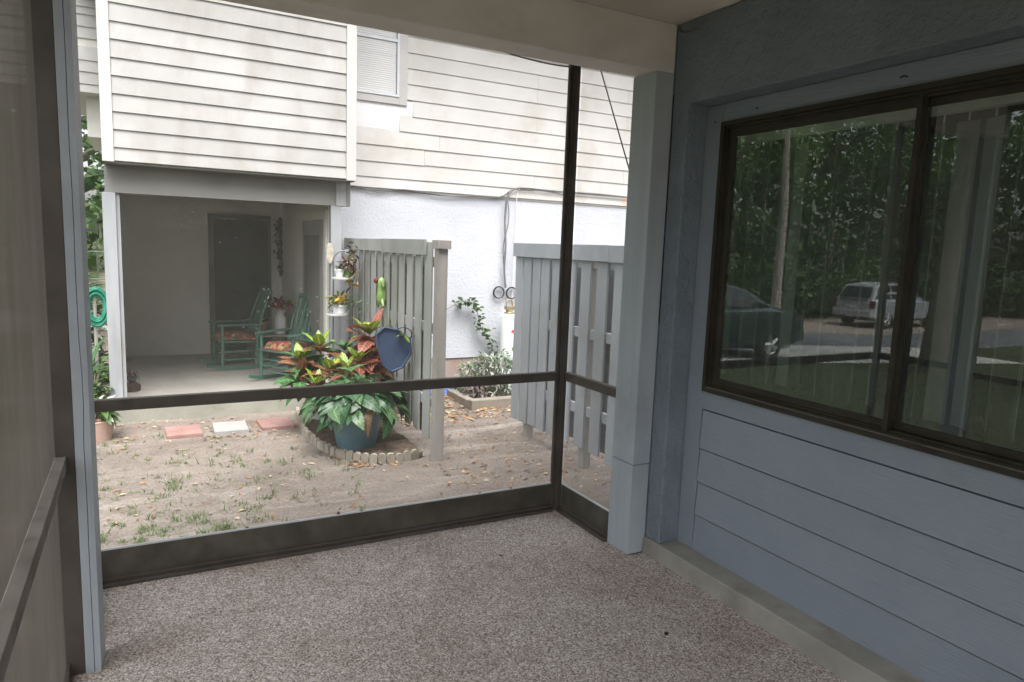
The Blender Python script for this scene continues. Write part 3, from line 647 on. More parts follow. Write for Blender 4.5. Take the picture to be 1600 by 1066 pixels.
# right-hand wall
bx('upper_wall', 'trim_white', nh, XRB-.001, 9.0, YW, YW+.2, 2.19, 5.3)
rz_ = [2.218]+[1.55+(z-1.55)*K for z in (2.316,2.492,2.675,2.857,3.037,3.224,3.402,3.579,3.755,3.937)]
while rz_[-1] < 5.2: rz_.append(rz_[-1]+.188)
win_x0, win_x1 = at(556,100,1,YW).x, at(622,150,1,YW).x
trim_x1 = at(635,160,1,YW).x; wz0 = at(600,150,1,YW).z; wz1 = wz0+1.15
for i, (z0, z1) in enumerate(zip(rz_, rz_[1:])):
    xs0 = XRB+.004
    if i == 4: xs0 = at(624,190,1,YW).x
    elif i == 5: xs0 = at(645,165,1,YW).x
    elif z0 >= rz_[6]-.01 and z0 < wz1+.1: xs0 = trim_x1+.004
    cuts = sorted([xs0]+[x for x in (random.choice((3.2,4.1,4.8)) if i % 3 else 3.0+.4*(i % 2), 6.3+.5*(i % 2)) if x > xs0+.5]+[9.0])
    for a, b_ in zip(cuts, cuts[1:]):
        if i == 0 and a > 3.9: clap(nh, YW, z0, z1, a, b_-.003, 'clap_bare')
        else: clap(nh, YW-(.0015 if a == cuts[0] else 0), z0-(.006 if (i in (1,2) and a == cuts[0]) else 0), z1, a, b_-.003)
bx('wrap_patch', 'wrap', nh, XRB+.002, at(648,165,1,YW).x-.002, YW-.006, YW-.0005, rz_[4]+.004, rz_[6]-.02)
bx('stucco_wall', 'stucco_w', nh, XRB-.10, 9.0, YW+.012, YW+.2, .06, 2.1895)
bx('foundation', 'foundation', nh, XRB-.10, 9.0, YW+.03, YW+.2, -.6, .0595)
# upper window
nw = MB()
def ring_y(m_, y0, y1, x0, x1, z0, z1, w):
    m_.box(x0,x0+w,y0,y1,z0,z1); m_.box(x1-w,x1,y0,y1,z0,z1); m_.box(x0+w+.0002,x1-w-.0002,y0,y1,z0,z0+w); m_.box(x0+w+.0002,x1-w-.0002,y0,y1,z1-w,z1)
ring_y(nw, YW-.045, YW-.002, XRB+.010, win_x1, wz0, wz1, .028); zm = at(590,62,1,YW).z
nw.box(XRB+.0385, win_x1-.0285, YW-.040, YW-.010, zm, zm+.035)
nwo = nw.build('window', 'alu', nh)
bx('window_trim', 'trim_white', nh, win_x1+.002, trim_x1, YW-.034, YW-.0005, wz0-.085, wz1+.1, .002)
bx('window_trim', 'trim_white', nh, XRB+.002, win_x1+.0015, YW-.034, YW-.0005, wz0-.085, wz0-.002, .002)
bx('window_trim', 'trim_white', nh, XRB+.002, win_x1+.0015, YW-.034, YW-.0005, wz1+.002, wz1+.1, .002)
bx('pane', 'glass_clear', nwo, XRB+.0385, win_x1-.0285, YW-.030, YW-.027, wz0+.0285, zm-.0005)
bx('pane', 'glass_clear', nwo, XRB+.0385, win_x1-.0285, YW-.036, YW-.033, zm+.0355, wz1-.0285)
mb_ = thing('mini_blind', 'white mini blind closed behind the upper window', 'blinds', (2.45,YW-.012,wz0+.5))
m_ = MB(); z = wz0+.045
while z < wz1-.04:
    m_.hexa([(XRB+.045,YW-.023,z),(win_x1-.034,YW-.023,z),(win_x1-.034,YW-.018,z+.021),(XRB+.045,YW-.018,z+.021),(XRB+.045,YW-.0222,z-.0006),(win_x1-.034,YW-.0222,z-.0006),(win_x1-.034,YW-.0172,z+.0204),(XRB+.045,YW-.0172,z+.0204)]); z += .0245
tag(m_.build('slats', 'white_plastic', mb_), kind='stuff')
bx('bottom_rail', 'white_plastic', mb_, XRB+.045, win_x1-.034, YW-.024, YW-.012, wz0+.030, wz0+.042)
# recessed porch
bx('porch_slab', 'slab', nh, XL, XRB-.055, YS+.06, YB, -.6, ZS)
bx('slab_edge', 'slab_edge', nh, XL-.01, XRB-.055, YS, YS+.0595, -.6, ZS+.002, .006)
bx('back_wall', 'gray_wall', nh, XL, XRB, YB, YB+.15, -.5, ZBAY-.021)
bx('side_wall', 'gray_wall', nh, 1.945, XRB-.12, YS+.40, YB-.001, ZS, ZBAY-.021)
bx('side_wall', 'gray_wall', nh, XL+.005, XL+.075, YS+.33, YB-.001, ZS, ZBAY-.021)
YH = 7.93
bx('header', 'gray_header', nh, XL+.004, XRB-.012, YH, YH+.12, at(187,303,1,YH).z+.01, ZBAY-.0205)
xa, xb = at(163,400,1,YH).x, at(184,400,1,YH).x
hz = at(187,303,1,YH).z+.009
bx('porch_post', 'post_gray', nh, xa, xb, YH-.004, YH+.10, ZS+.001, hz, .003)
bx('porch_post', 'post_gray', nh, xb+.001, xb+.035, YH+.03, YH+.09, ZS+.001, hz, .003)
xa2, xb2 = at(517,400,1,YH).x, at(533,400,1,YH).x
bx('porch_post', 'post_gray', nh, xa2, xb2, YH-.004, YH+.10, ZS+.001, hz, .003)
bx('post_cap', 'post_gray', nh, xb2-.06, xb2+.05, YH-.012, YH-.0005, hz, hz+.27, .003)
scn = MB(); xsl, xsr = xb+.0355, xa2-.0005
pn = MB().quad((xsl,YH+.06,ZS+.05),(xsr,YH+.06,ZS+.05),(xsr,YH+.06,hz),(xsl,YH+.06,hz)).build('screen_mesh', 'screen_n', nh)
bx('screen_rail', 'post_gray', nh, xsl, xsr, YH+.045, YH+.075, ZS+.001, ZS+.0495)
# doors
dx0, dx1, dz1 = at(333,340,1,YB).x, at(419,345,1,YB).x, at(370,343,1,YB).z
dr = bx('door', 'door_dark', nh, dx0, dx1, YB-.030, YB-.0005, ZS+.02, dz1, .003)
bx('rail', 'door_dark', dr, dx0+.09, dx1-.09, YB-.036, YB-.0305, .75, .86, .002)
m_ = MB(); m_.box(dx0-.075, dx0-.001, YB-.045, YB-.0005, ZS, dz1+.07); m_.box(dx1+.001, dx1+.03, YB-.045, YB-.0005, ZS, dz1+.07); m_.box(dx0, dx1, YB-.045, YB-.0005, dz1+.001, dz1+.07)
m_.build('door_frame', 'gray_header', nh)
MB().lathe([(.004,0),(.03,.008),(.026,.03),(.004,.04)], (0,0,0), 12).build('door_knob', 'brass', nh, local=True)
kn = [o for o in COL.objects if o.name.startswith('door_knob')][-1]; kn.rotation_euler = (radians(90),0,0)
kn.location = Vector((dx1-.07, YB-.0305, .80))-nh.location
ya, yb = 8.30, 9.45
dr2 = bx('door', 'door_gray', nh, 1.915, 1.9445, ya, yb, ZS+.01, 1.80, .003)
m_ = MB(); m_.box(1.925,1.9443,ya-.09,ya-.001,ZS,1.90); m_.box(1.925,1.9443,yb+.001,yb+.09,ZS,1.90); m_.box(1.925,1.9443,ya,yb,1.801,1.90); m_.build('door_frame', 'gray_wall', nh)
bx('door_panel', 'gray_header', dr2, 1.908, 1.9145, ya+.14, yb-.14, .2, 1.62, .002)
# roof and rear wing
m_ = MB(); m_.prism([(YS-.6,5.301),(15.5,5.301),(11.5,7.2)], 0, XL-.5, 9.4); m_.build('roof', 'roofing', nh)
bx('rear_wall', 'trim_white', nh, XRB, 9.0, YW+.25, 15, -.5, 5.3)
YR = 12.6; zr = [at(140,y,1,YR).z for y in (145,132,113,95,74,61,43,24,12,0)]
for k in range(8): zr.append(zr[-1]+.19)
bx('wing_wall', 'gray_wall', nh, -2.6, XL+.02, YR, YR+2.5, zr[0], 5.3)
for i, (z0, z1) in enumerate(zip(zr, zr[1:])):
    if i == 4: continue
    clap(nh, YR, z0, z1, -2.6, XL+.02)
xg0 = at(136,180,1,YR+.4).x
bx('wing_lower_wall', 'gray_wall', nh, xg0, XL+.02, YR+.3, YR+2.4, at(140,215,1,YR+.4).z, zr[0]-.001)
bx('wing_pier', 'gray_wall', nh, xg0+.25, XL+.02, YR+.5, YR+2.3, -.5, at(140,215,1,YR+.4).z-.001)
# ------------------------------------------------------------------ cables, tank
def curve_pts(ps, n=6):
    out = []; P = [Vector(p) for p in ps]; P = [P[0]]+P+[P[-1]]
    for i in range(1, len(P)-2):
        for k in range(n):
            t = k/n; a, b_, c, d = P[i-1], P[i], P[i+1], P[i+2]
            out.append(.5*((2*b_)+(-a+c)*t+(2*a-5*b_+4*c-d)*t*t+(-a+3*b_-3*c+d)*t**3))
    out.append(P[-2]); return out
def wall_cable(name, mat, pxs, r_, label, y=YW-.02, cat='cable'):
    ps = curve_pts([tuple(at(px,py,1,y)) for px, py in pxs]); o = ps[0]
    return tag(MB().tube(ps, r_, 6).build(name, mat, smooth=True, origin=tuple(o)), label, cat)
wall_cable('wall_cable', 'cable', [(538,290),(566,295),(592,300),(625,298),(660,302),(700,306),(740,306),(780,308),(795,300),(800,297)], .009, 'dark cable sagging along the seam between siding and stucco')
wall_cable('wall_cable', 'cable', [(540,289),(600,295),(640,297),(690,305),(740,309),(788,310)], .006, 'thinner dark cable running just below the sagging one on the wall', YW-.036)
wall_cable('wall_cable', 'cable', [(985,309),(930,303),(870,299),(820,294),(802,297),(793,308),(790,330),(789,350),(790,385),(788,420),(790,450)], .013, 'thick dark cable bending down the white stucco wall to the coils', YW-.05)
wall_cable('wall_cable', 'cable', [(793,312),(795,330),(794,350),(787,380),(787,410),(791,448)], .007, 'thin dark cable hanging beside the thick one', YW-.03)
wall_cable('wall_cable', 'cable_w', [(985,312),(900,305),(850,296),(818,293),(808,305),(807,340),(804,380),(802,430),(800,470)], .006, 'thin white cable running down the stucco right of the dark cables', YW-.022)
def ring_pts(c, rr, n=20): return [(c.x+rr*cos(2*pi*k/n), c.y+.004*sin(4*pi*k/n), c.z+rr*sin(2*pi*k/n)) for k in range(n+1)]
for (px, py), lab in (((779,457),'left coil of black cable on the wall above the tank'), ((799,458),'right coil of black cable on the wall above the tank')):
    co = thing('cable_coil', lab, 'cable', tuple(at(px,py,1,YW-.03)))
    for k, rr in enumerate((.082,.074,.078)): MB().tube(ring_pts(at(px+k*.5,py,1,YW-.055+.018*k), rr), .006, 6).build('loop', 'black_metal', co, smooth=True)
tx = at(794,540,1,YW-.2); tr = .115; ztop = at(794,490,1,YW-.2).z
tk = thing('water_tank', 'white upright water tank with brass valve against the stucco wall', 'tank', (tx.x,YW-.2,GZ))
MB().lathe([(tr*.95,-.05),(tr,.0),(tr,ztop-GZ-.05),(tr*.93,ztop-GZ-.02),(tr*.6,ztop-GZ)], (tx.x,YW-.2,GZ), 28).build('body', 'tank', tk, smooth=True)
m_ = MB(); m_.lathe([(.07,0),(.075,.012),(.05,.02),(.045,.05)], (tx.x,YW-.2,ztop+.0005), 16); m_.box(tx.x-.06,tx.x+.06,YW-.24,YW-.16,ztop+.051,ztop+.10); m_.build('valve', 'brass', tk, bevel=.004)
MB().tube([(tx.x-.05,YW-.2,ztop+.1005),(tx.x-.05,YW-.2,ztop+.16),(tx.x-.02,YW-.2,ztop+.19),(tx.x+.03,YW-.2,ztop+.18),(tx.x+.05,YW-.2,ztop+.1005)], .009, 8).build('pipe', 'brass', tk, smooth=True)
MB().box(tx.x-.018,tx.x+.012,YW-.2-tr-.004,YW-.2-tr+.004,.42,.46).build('label_sticker', 'red_label', tk)
# loose wire from the eave, and the wire sagging under the top channel
p1 = at(936,100,2,2.621); p2 = at(992,296,1,3.02)
tag(MB().tube([p1, p1.lerp(p2,.5), p2, p2+(p2-p1)*.35], .004, 6).build('hanging_wire', 'wire_metal', origin=tuple(p1)), 'thin straight wire slanting down from the eave beside the right post', 'wire')
tag(MB().tube(curve_pts([tuple(at(a,b_,1,3.36)) for a, b_ in ((770,72),(800,85),(840,96),(870,102),(893,105))]), .004, 6).build('hanging_wire', 'cable', origin=tuple(at(770,72,1,3.36))), 'dark wire sagging under the beam at the top of the screen', 'wire')

# ------------------------------------------------------------------ fences
XF = 2.215
fl = thing('wooden_fence', 'grey weathered board fence hung with pots beside the neighbour porch', 'fence', (XF,7.0,GZ))
ftop = 1.55+(1.590-1.55)*K
yn = 5.79
bx('post', 'fence_post', fl, XF+.002, XF+.092, 5.455, 5.545, -.6, ftop-.075, .004)
bx('post', 'fence_post', fl, XF+.05, XF+.13, YW-.12, YW-.04, -.6, ftop-.08, .004)
for z in (.12, .78, 1.36): bx('rail', 'fence', fl, XF+.022, XF+.06, 5.5455, YW-.125, z, z+.085, .003)
k = 0; y = 5.60
while y+.14 < YW-.06:      # boards alternate between the two sides of the rails
    w_ = .16 if k == 0 else .138+R_(-.004,.004); bot = -.13+R_(-.03,.02) if k else -.16
    ln = R_(-.005,.005)
    MB().hexa([(XF,y+ln,bot),(XF+.017,y+ln,bot),(XF+.017,y+w_+ln,bot+R_(-.01,.01)),(XF,y+w_+ln,bot),(XF,y,ftop-.02),(XF+.017,y,ftop-.02),(XF+.017,y+w_,ftop-.02),(XF,y+w_,ftop-.02)]).build('board', 'fence', fl, bevel=.002)
    y2 = y+w_+.165+(.0,.03,.012,.028)[k % 4]
    if y2+.13 < YW-.13: MB().box(XF+.0615, XF+.078, y2, y2+.128, bot+R_(-.02,.02), ftop-.02).build('board', 'fence', fl, bevel=.002)
    y += w_+.088+R_(-.008,.008); k += 1
bx('cap_board', 'fence', fl, XF-.026, XF-.0055, 5.70, 6.95, ftop-.135, ftop+.004, .003)
bx('cap_board', 'fence', fl, XF-.025, XF-.0055, 6.953, YW-.02, ftop-.128, ftop+.002, .003)
bx('cap_board', 'fence_post', fl, XF-.010, XF+.11, 5.43, 5.57, ftop-.074, ftop+.0, .004)
XG = 3.33
fr_ = thing('wooden_fence', 'faded blue grey shadowbox fence behind the corner screen post', 'fence', (XG,4.6,GZ))
gtop = 1.55+(1.590-1.55)*K
for y in (5.86, 4.86, 3.70): bx('post', 'fence_post', fr_, XG+.02, XG+.095, y-.042, y+.042, -.6, gtop-.05, .004)
for z in (.13, .80, 1.40): bx('rail', 'fence_blue', fr_, XG+.0205, XG+.055, 2.85, 6.05, z, z+.085, .003) if False else None
for (y0, y1) in ((5.9025,6.14),(4.9025,5.8175),(3.7425,4.8175),(2.85,3.6575)):
    for z in (.13, .80, 1.40): bx('rail', 'fence_blue', fr_, XG+.021, XG+.058, y0, y1, z, z+.085, .003)
y = 6.135; k = 0
while y > 3.0:
    w_ = .142; bot = -.17+R_(-.02,.03)
    MB().box(XG, XG+.0195, y-w_, y, bot, gtop-.01).build('board', 'fence_blue', fr_, bevel=.002)
    w2 = .138; yc = y-w_-.0475+.14
    if k > 1: MB().box(XG+.0962, XG+.115, yc-w2/2, yc+w2/2, bot+R_(-.03,.02), gtop-.02).build('board', 'fence_blue', fr_, bevel=.002)
    y -= w_ + ((.028,.034,.018,.05)[k] if k < 4 else .095); k += 1
bx('cap_board', 'fence_blue', fr_, XG-.024, XG-.001, 2.86, 4.55, gtop-.132, gtop+.004, .003)
bx('cap_board', 'fence_blue', fr_, XG-.023, XG-.001, 4.553, 6.16, gtop-.128, gtop+.006, .003)

# ------------------------------------------------------------------ yard bits: pavers, garden bed and edging, timber, tarp
def paver(px, py, mat, label, w_=.31, d=.36, rz=0):
    p = at(px, py, 2, GZ); z = gz(p.x, p.y)
    m_ = MB(); m_.box(-w_/2, w_/2, -d/2, d/2, -.03, .036)
    o = tag(m_.build('stepping_stone', mat, local=True, loc=(p.x, p.y, z), bevel=.006), label, 'paver', 'stepping stones in front of the porch'); o.rotation_euler.z = rz
paver(287, 677, 'paver_red', 'red stepping stone, leftmost of the three before the porch', rz=.02)
paver(360, 671, 'paver_white', 'pale grey stepping stone between the two red ones', rz=-.03)
paver(430, 665, 'paver_red', 'dull red stepping stone nearest the garden bed', rz=.03)
edge_px = [(464,645),(468,660),(476,680),(492,696),(515,708),(540,717),(565,722),(590,724),(615,723),(640,720),(660,716)]
ep = [at(a,b_,2,GZ) for a, b_ in edge_px]
ec = curve_pts([tuple(p) for p in ep], 12)
bed = MB(); n = len(ec)
inner = [Vector((XF-.03, min(YW-.2, p.y+.02+1.2*(1-i/(n-1))), 0)) for i, p in enumerate(ec)]
rows = 10
for i, p in enumerate(ec):
    for j in range(rows+1):
        t = j/rows; q = Vector((p.x,p.y,0)).lerp(inner[i], t); bed.v.append((q.x, q.y, gz(q.x,q.y)+.008+.035*min(1,t*4)+.018*noise.noise((q.x*8,q.y*8,1))))
for i in range(n-1):
    for j in range(rows): a = i*(rows+1)+j; bed.f.append([a, a+1, a+rows+2, a+rows+1]); bed.mi.append(0)
tag(bed.build('garden_bed', 'mulch', smooth=True), kind='structure')
ed = thing('garden_edging', 'scalloped low edging curving round the potted plant bed', 'edging', (ec[n//2].x, ec[n//2].y, GZ))
m_ = MB(); pr = [(-.034,-.06),(.034,-.06),(.034,.055),(.024,.075),(0,.083),(-.024,.075),(-.034,.055)]
m_.prism(pr, 1, -.017, .017); ed_me = m_.mesh('edging_piece', 'edging')
acc = 0; last = ec[0]
for i in range(1, n):
    seg = (ec[i]-last).length
    if seg >= .068:
        d = ec[i]-last; o = bpy.data.objects.new('edging_piece', ed_me); COL.objects.link(o); o.parent = ed
        mid = (ec[i]+last)/2; o.location = Vector((mid.x, mid.y, gz(mid.x,mid.y)+R_(-.01,.008)))-ed.location
        o.rotation_euler = (R_(-.08,.08), R_(-.05,.05), math.atan2(d.y,d.x)); last = ec[i]
tl = at(737,640,2,GZ)
tag(MB().box(tl.x, tl.x+1.05, tl.y+.0, tl.y+.11, GZ-.04, GZ+.105).build('landscape_timber', 'timber', origin=(tl.x+.5,tl.y+.05,GZ), bevel=.012), 'long grey timber edging the shrub bed in front of the stucco wall', 'timber')
tag(MB().box(tl.x, tl.x+.10, tl.y+.113, tl.y+.75, GZ-.04, GZ+.09).build('landscape_timber', 'timber', origin=(tl.x+.05,tl.y+.4,GZ), bevel=.012), 'short weathered timber running back from the long one to the wall', 'timber')
# crumpled tarp
tp = at(686,612,2,GZ); m_ = MB(); n = 14
for j in range(n+1):
    for i in range(n+1):
        a, c = i/n-.5, j/n-.5
        h = .13*max(0, 1-(a*a+c*c)*4)*(.6+.8*abs(noise.noise((a*6,c*6,2)))) + .03*abs(noise.noise((a*15,c*15,4)))
        m_.v.append((tp.x+a*.55, tp.y-.05+c*.35, GZ+.0+h))
for j in range(n):
    for i in range(n): q = j*(n+1)+i; m_.f.append([q,q+1,q+n+2,q+n+1]); m_.mi.append(0)
tag(m_.build('tarp', 'tarp', origin=(tp.x,tp.y,GZ)), 'crumpled bright blue tarp on the ground behind the fence post', 'tarp')

# ------------------------------------------------------------------ neighbour porch furniture
def rocking_chair():
    t = thing('rocking_chair', 'x', 'chair')
    # faces local -X; width along Y
    for sy in (-.26, .26):
        pts = [(-.46+.92*k/12, sy, .022+.17*((k/12-.46)*1.05)**2*1.3) for k in range(13)]
        m_ = MB()
        for p, q in zip(pts, pts[1:]): m_.hexa([(p[0],sy-.012,p[2]-.022),(q[0],sy-.012,q[2]-.022),(q[0],sy+.012,q[2]-.022),(p[0],sy+.012,p[2]-.022),(p[0],sy-.012,p[2]+.022),(q[0],sy-.012,q[2]+.022),(q[0],sy+.012,q[2]+.022),(p[0],sy+.012,p[2]+.022)])
        m_.build('rocker', 'rock_green', t, local=True)
        MB().tube([(-.27,sy,.045),(-.265,sy,.25),(-.26,sy,.40),(-.265,sy,.585)], [.018,.022,.022,.016], 8).build('leg', 'rock_green', t, local=True, smooth=True)
        MB().tube([(.20,sy,.04),(.175,sy,.40),(.24,sy*.96,.70),(.37,sy*.9,1.06)], [.018,.022,.019,.014], 8).build('leg', 'rock_green', t, local=True, smooth=True)
        MB().box(-.33,.22,sy-.035,sy+.035,.586,.608).build('armrest', 'rock_green', t, local=True, bevel=.006)
        for z in (.14,.25): MB().tube([(-.266,sy,z),(.187,sy,z)], .009, 6).build('rung', 'rock_green', t, local=True)
    for x, zz in ((-.268,(.12,.19,.27)),(.188,(.13,.23))):
        for z in zz: MB().tube([(x,-.26,z),(x,.26,z)], .009, 6).build('rung', 'rock_green', t, local=True)
    MB().hexa([(-.30,-.27,.375),(.20,-.25,.345),(.20,.25,.345),(-.30,.27,.375),(-.30,-.27,.40),(.20,-.25,.37),(.20,.25,.37),(-.30,.27,.40)]).build('seat', 'rock_green', t, local=True)
    MB().tube([(.363,-.232,1.02),(.375,-.1,1.045),(.375,.1,1.045),(.363,.232,1.02)], .024, 8).build('top_rail', 'rock_green', t, local=True, smooth=True)
    MB().tube([(.195,-.245,.47),(.195,.245,.47)], .018, 8).build('lower_rail', 'rock_green', t, local=True, smooth=True)
    for k in range(6):
        y = -.17+.34*k/5; MB().hexa([(.188,y-.021,.48),(.202,y-.021,.48),(.202,y+.021,.48),(.188,y+.021,.48),(.36,y-.019,1.02),(.373,y-.019,1.02),(.373,y+.019,1.02),(.36,y+.019,1.02)]).build('back_slat', 'rock_green', t, local=True)
    m_ = MB(); n = 8
    for j in range(n+1):
        for i in range(n+1):
            a, c = i/n*2-1, j/n*2-1; e = (1-a**6)*(1-c**6)
            m_.v.append((-.06+.245*a, .235*c, .385-.02*a+.012+.085*e**.5+.006*noise.noise((a*4,c*4,0))))
    for j in range(n):
        for i in range(n): q = j*(n+1)+i; m_.f.append([q,q+1,q+n+2,q+n+1]); m_.mi.append(0)
    o0 = len(m_.v)
    m_.box(-.30,.18,-.23,.23,.402,.418); m_.build('cushion', 'cushion', t, local=True, smooth=True)
    return t
rc = rocking_chair()
c1 = at(362,573,2,ZS); c2 = at(445,596,2,ZS)
rc.location = (c1.x+.10, c1.y, ZS+.0); rc.rotation_euler.z = radians(6); rc['label'] = 'green rocking chair in profile, nearer the dark door'; rc['group'] = 'green rocking chairs on the neighbour porch'
rc2 = copy_tree(rc); rc2.location = (c2.x+.12, c2.y+.1, ZS+.0); rc2.rotation_euler.z = radians(34); rc2['label'] = 'green rocking chair turned towards us, partly behind the croton'
# small cloth hanging on the arm of the first chair
# plant table with vases at the back
tb = Vector((1.62, 10.2, ZS))
ta = thing('plant_table', 'low table holding flower vases behind the rocking chairs', 'table', tuple(tb))
bx('table_top', 'door_gray', ta, tb.x-.25, tb.x+.30, tb.y-.22, tb.y+.22, .20, .225, .003)
for sx in (-.22,.25):
    for sy in (-.18,.18): bx('leg', 'door_gray', ta, tb.x+sx-.018, tb.x+sx+.018, tb.y+sy-.018, tb.y+sy+.018, ZS, .1995)
def bouquet(parent, c, r_, mats, n, leafsize=.07, zs=.7):
    for k, mt in enumerate(mats):
        m_ = MB(); geo = leaf_geo(leafsize, leafsize*.7, .3, .2, 3)
        for i in range(n):
            d = Vector((random.gauss(0,1), random.gauss(0,1), abs(random.gauss(0,.9)))).normalized()*r_*R_(.5,1)
            cl = Vector((random.choice((-1,1))*r_*.35*(k % 2), 0, 0))
            add_leaf(m_, Vector(c)+cl+Vector((d.x,d.y,d.z*zs)), R_(0,6.28), R_(-.5,1.2), geo, R_(.6,1.2), R_(-1,1))
        tag(m_.build('blooms', mt, parent, smooth=True), kind='stuff')
va = thing('flower_vase', 'white milk can vase of red and lime flowers behind a rocking chair', 'vase', (tb.x+.12, tb.y-.05, .2255))
vp = (tb.x+.12, tb.y-.05, .2255)
MB().lathe([(.07,0),(.08,.02),(.085,.20),(.075,.235),(.05,.27),(.05,.30),(.075,.335),(.07,.338),(.045,.31)], vp, 20).build('vase', 'white_glaze', va, smooth=True)
bouquet(va, (vp[0]-.01,vp[1],vp[2]+.38), .15, ['fl_red','fl_lime','fl_red','fl_pink','fol_mid'], 34, .075)
vc = thing('flower_pot', 'terracotta pot with yellow flowers beside the white vase', 'pot', (tb.x-.13, tb.y, .2255))
MB().lathe([(.055,0),(.085,.14),(.092,.14),(.092,.17),(.075,.17)], (tb.x-.13,tb.y,.2255), 18).build('pot', 'terracotta', vc, smooth=True)
bouquet(vc, (tb.x-.13,tb.y,.43), .07, ['fl_yellow','fol_mid'], 24, .05)
# hanging dried flowers
hx = at(447,385,1,YB-.08); hg = thing('dried_garland', 'dark dried flower garland hanging on the porch back wall', 'garland', (hx.x,YB-.03,1.85))
m_ = MB(); geo = leaf_geo(.09,.05,.3,.2,3)
for i in range(1000):
    t = random.random(); z = 1.86-.80*t; rr = .12*(1-.45*t)
    add_leaf(m_, (hx.x+random.gauss(0,rr*.6), YB-.05-abs(random.gauss(0,.04)), z), R_(0,6.28), R_(-1.4,.6), geo, R_(.5,1.1), R_(-1,1), random.choice((0,0,1)))
tag(m_.build('dried_stems', ['dried','fol_dark'], hg), kind='stuff')
MB().tube([(hx.x,YB-.02,1.95),(hx.x,YB-.04,1.5),(hx.x,YB-.04,1.1)], .006, 6).build('cord', 'cable', hg)
# plaque on the porch post
pq = at(515,396,1,YH-.012); m_ = MB()
m_.prism([(pq.x+.042*cos(a)*(1+.06*cos(3*a)), pq.z+.118*sin(a)) for a in [2*pi*k/20 for k in range(20)]], 1, YH-.03, YH-.0045)
tag(m_.build('wall_plaque', 'plaque', origin=(pq.x,YH-.02,pq.z), bevel=.006), 'small weathered oval plaque on the right porch post', 'plaque')
# lantern
la = at(207,611,2,ZS); ln_ = thing('lantern', 'small dark old oil lantern on the edge of the neighbour porch', 'lantern', (la.x, la.y, ZS))
MB().lathe([(.075,0),(.085,.015),(.085,.07),(.05,.095),(.035,.10)], (la.x,la.y,ZS+.0005), 18).build('fuel_base', 'lantern', ln_, smooth=True)
MB().lathe([(.03,.101),(.05,.13),(.05,.17),(.035,.195)], (la.x,la.y,ZS), 16, caps=False).build('globe', 'car_glass', ln_, smooth=True)
MB().lathe([(.04,.196),(.05,.205),(.02,.235),(.02,.245)], (la.x,la.y,ZS), 16).build('cap', 'lantern', ln_, smooth=True)
MB().tube([(la.x+.07*cos(a),la.y,ZS+.10+.17*sin(a)) for a in [pi*k/12 for k in range(13)]], .004, 6).build('handle', 'lantern', ln_, smooth=True)

# ------------------------------------------------------------------ plant rack, ornament, wall planter
RX, RY = at(536,470,1,7.75).x, 7.75
ra = thing('plant_rack', 'arched wire plant rack with two shelves at the fence end', 'rack', (RX,RY,GZ))
ztopr = at(541,392,1,RY).z
for sx in (-.11,.11):
    m_ = MB(); m_.tube([(RX+sx,RY,GZ-.03),(RX+sx,RY,ztopr-.13)], .008, 6); m_.build('upright', 'wire_metal', ra)
MB().tube([(RX+.11*cos(a),RY,ztopr-.13+.13*sin(a)) for a in [pi*k/14 for k in range(15)]], .008, 6).build('arch', 'wire_metal', ra, smooth=True)
MB().tube([(RX+.02,RY-.0-.22*(1-sin(a)) ,ztopr-.26+.26*sin(a)) for a in [pi/2*k/10 for k in range(11)]], .008, 6).build('brace', 'wire_metal', ra, smooth=True)
shelves = []
for px, py in ((530,435),(521,491)):
    q = at(px,py,1,RY-.1); shelves.append(q)
    m_ = MB(); m_.lathe([(.115,0),(.12,.006),(.12,.024),(.113,.024),(.11,.008)], (q.x+.03,RY-.14,q.z-.01), 24); m_.build('shelf', 'white_plastic', ra, smooth=True)
    MB().tube([(q.x+.03+.1,RY-.1,q.z-.002),(RX+.11 if px > 525 else RX-.11,RY,q.z+.0)], .006, 6).build('bracket', 'wire_metal', ra)
def small_pot(p, r0, r1, h, mat, label, leafs, n, size, spread, name='flower_pot', droop=.4):
    t = thing(name, label, 'pot', tuple(p))
    MB().lathe([(r0,0.0005),(r1,h),(r1+.006,h),(r1+.006,h+.012),(r1-.004,h+.012),(r1-.008,h-.005)], tuple(p), 18).build('pot', mat, t, smooth=True)
    for lm in leafs:
        m_ = MB(); geo = leaf_geo(size, size*.38, droop, .2, 3)
        for i in range(n):
            a = R_(0,6.28); rr = spread*random.random()**.5
            add_leaf(m_, (p[0]+rr*.5*cos(a), p[1]+rr*.5*sin(a), p[2]+h+R_(0,spread*.8)), a+R_(-.6,.6), R_(-.4,1.2), geo, R_(.6,1.2), R_(-.5,.5))
        tag(m_.build('foliage', lm, t, smooth=True), kind='stuff')
    return t
s0, s1_ = shelves
small_pot((s0.x-.01,RY-.16,s0.z+.016), .035,.05,.075, 'white_glaze', 'tiny white pot on the upper rack shelf', ['fol_mid'], 14, .05, .05)
small_pot((s0.x+.085,RY-.14,s0.z+.016), .04,.052,.085, 'frog', 'bright green pot on the upper rack shelf', ['dried','fol_purple'], 30, .10, .13)
small_pot((s1_.x+.05,RY-.16,s1_.z+.016), .065,.08,.075, 'white_glaze', 'white pot with yellow flower on the lower rack shelf', ['fol_mid','fol_light','fl_yellow'], 26, .09, .16)
hb = at(567,420,0,XF-.03)
hbt = thing('hanging_plant', 'brownish dried plant hanging on the fence near the rack', 'plant', tuple(hb))
m_ = MB(); geo = leaf_geo(.11,.04,.5,.2,3)
for i in range(60): add_leaf(m_, (hb.x-.05-R_(0,.08), hb.y+random.gauss(0,.09), hb.z+random.gauss(0,.11)), R_(2,4.2), R_(-1,1), geo, R_(.6,1.2), R_(-1,1), random.choice((0,1,2,2)))
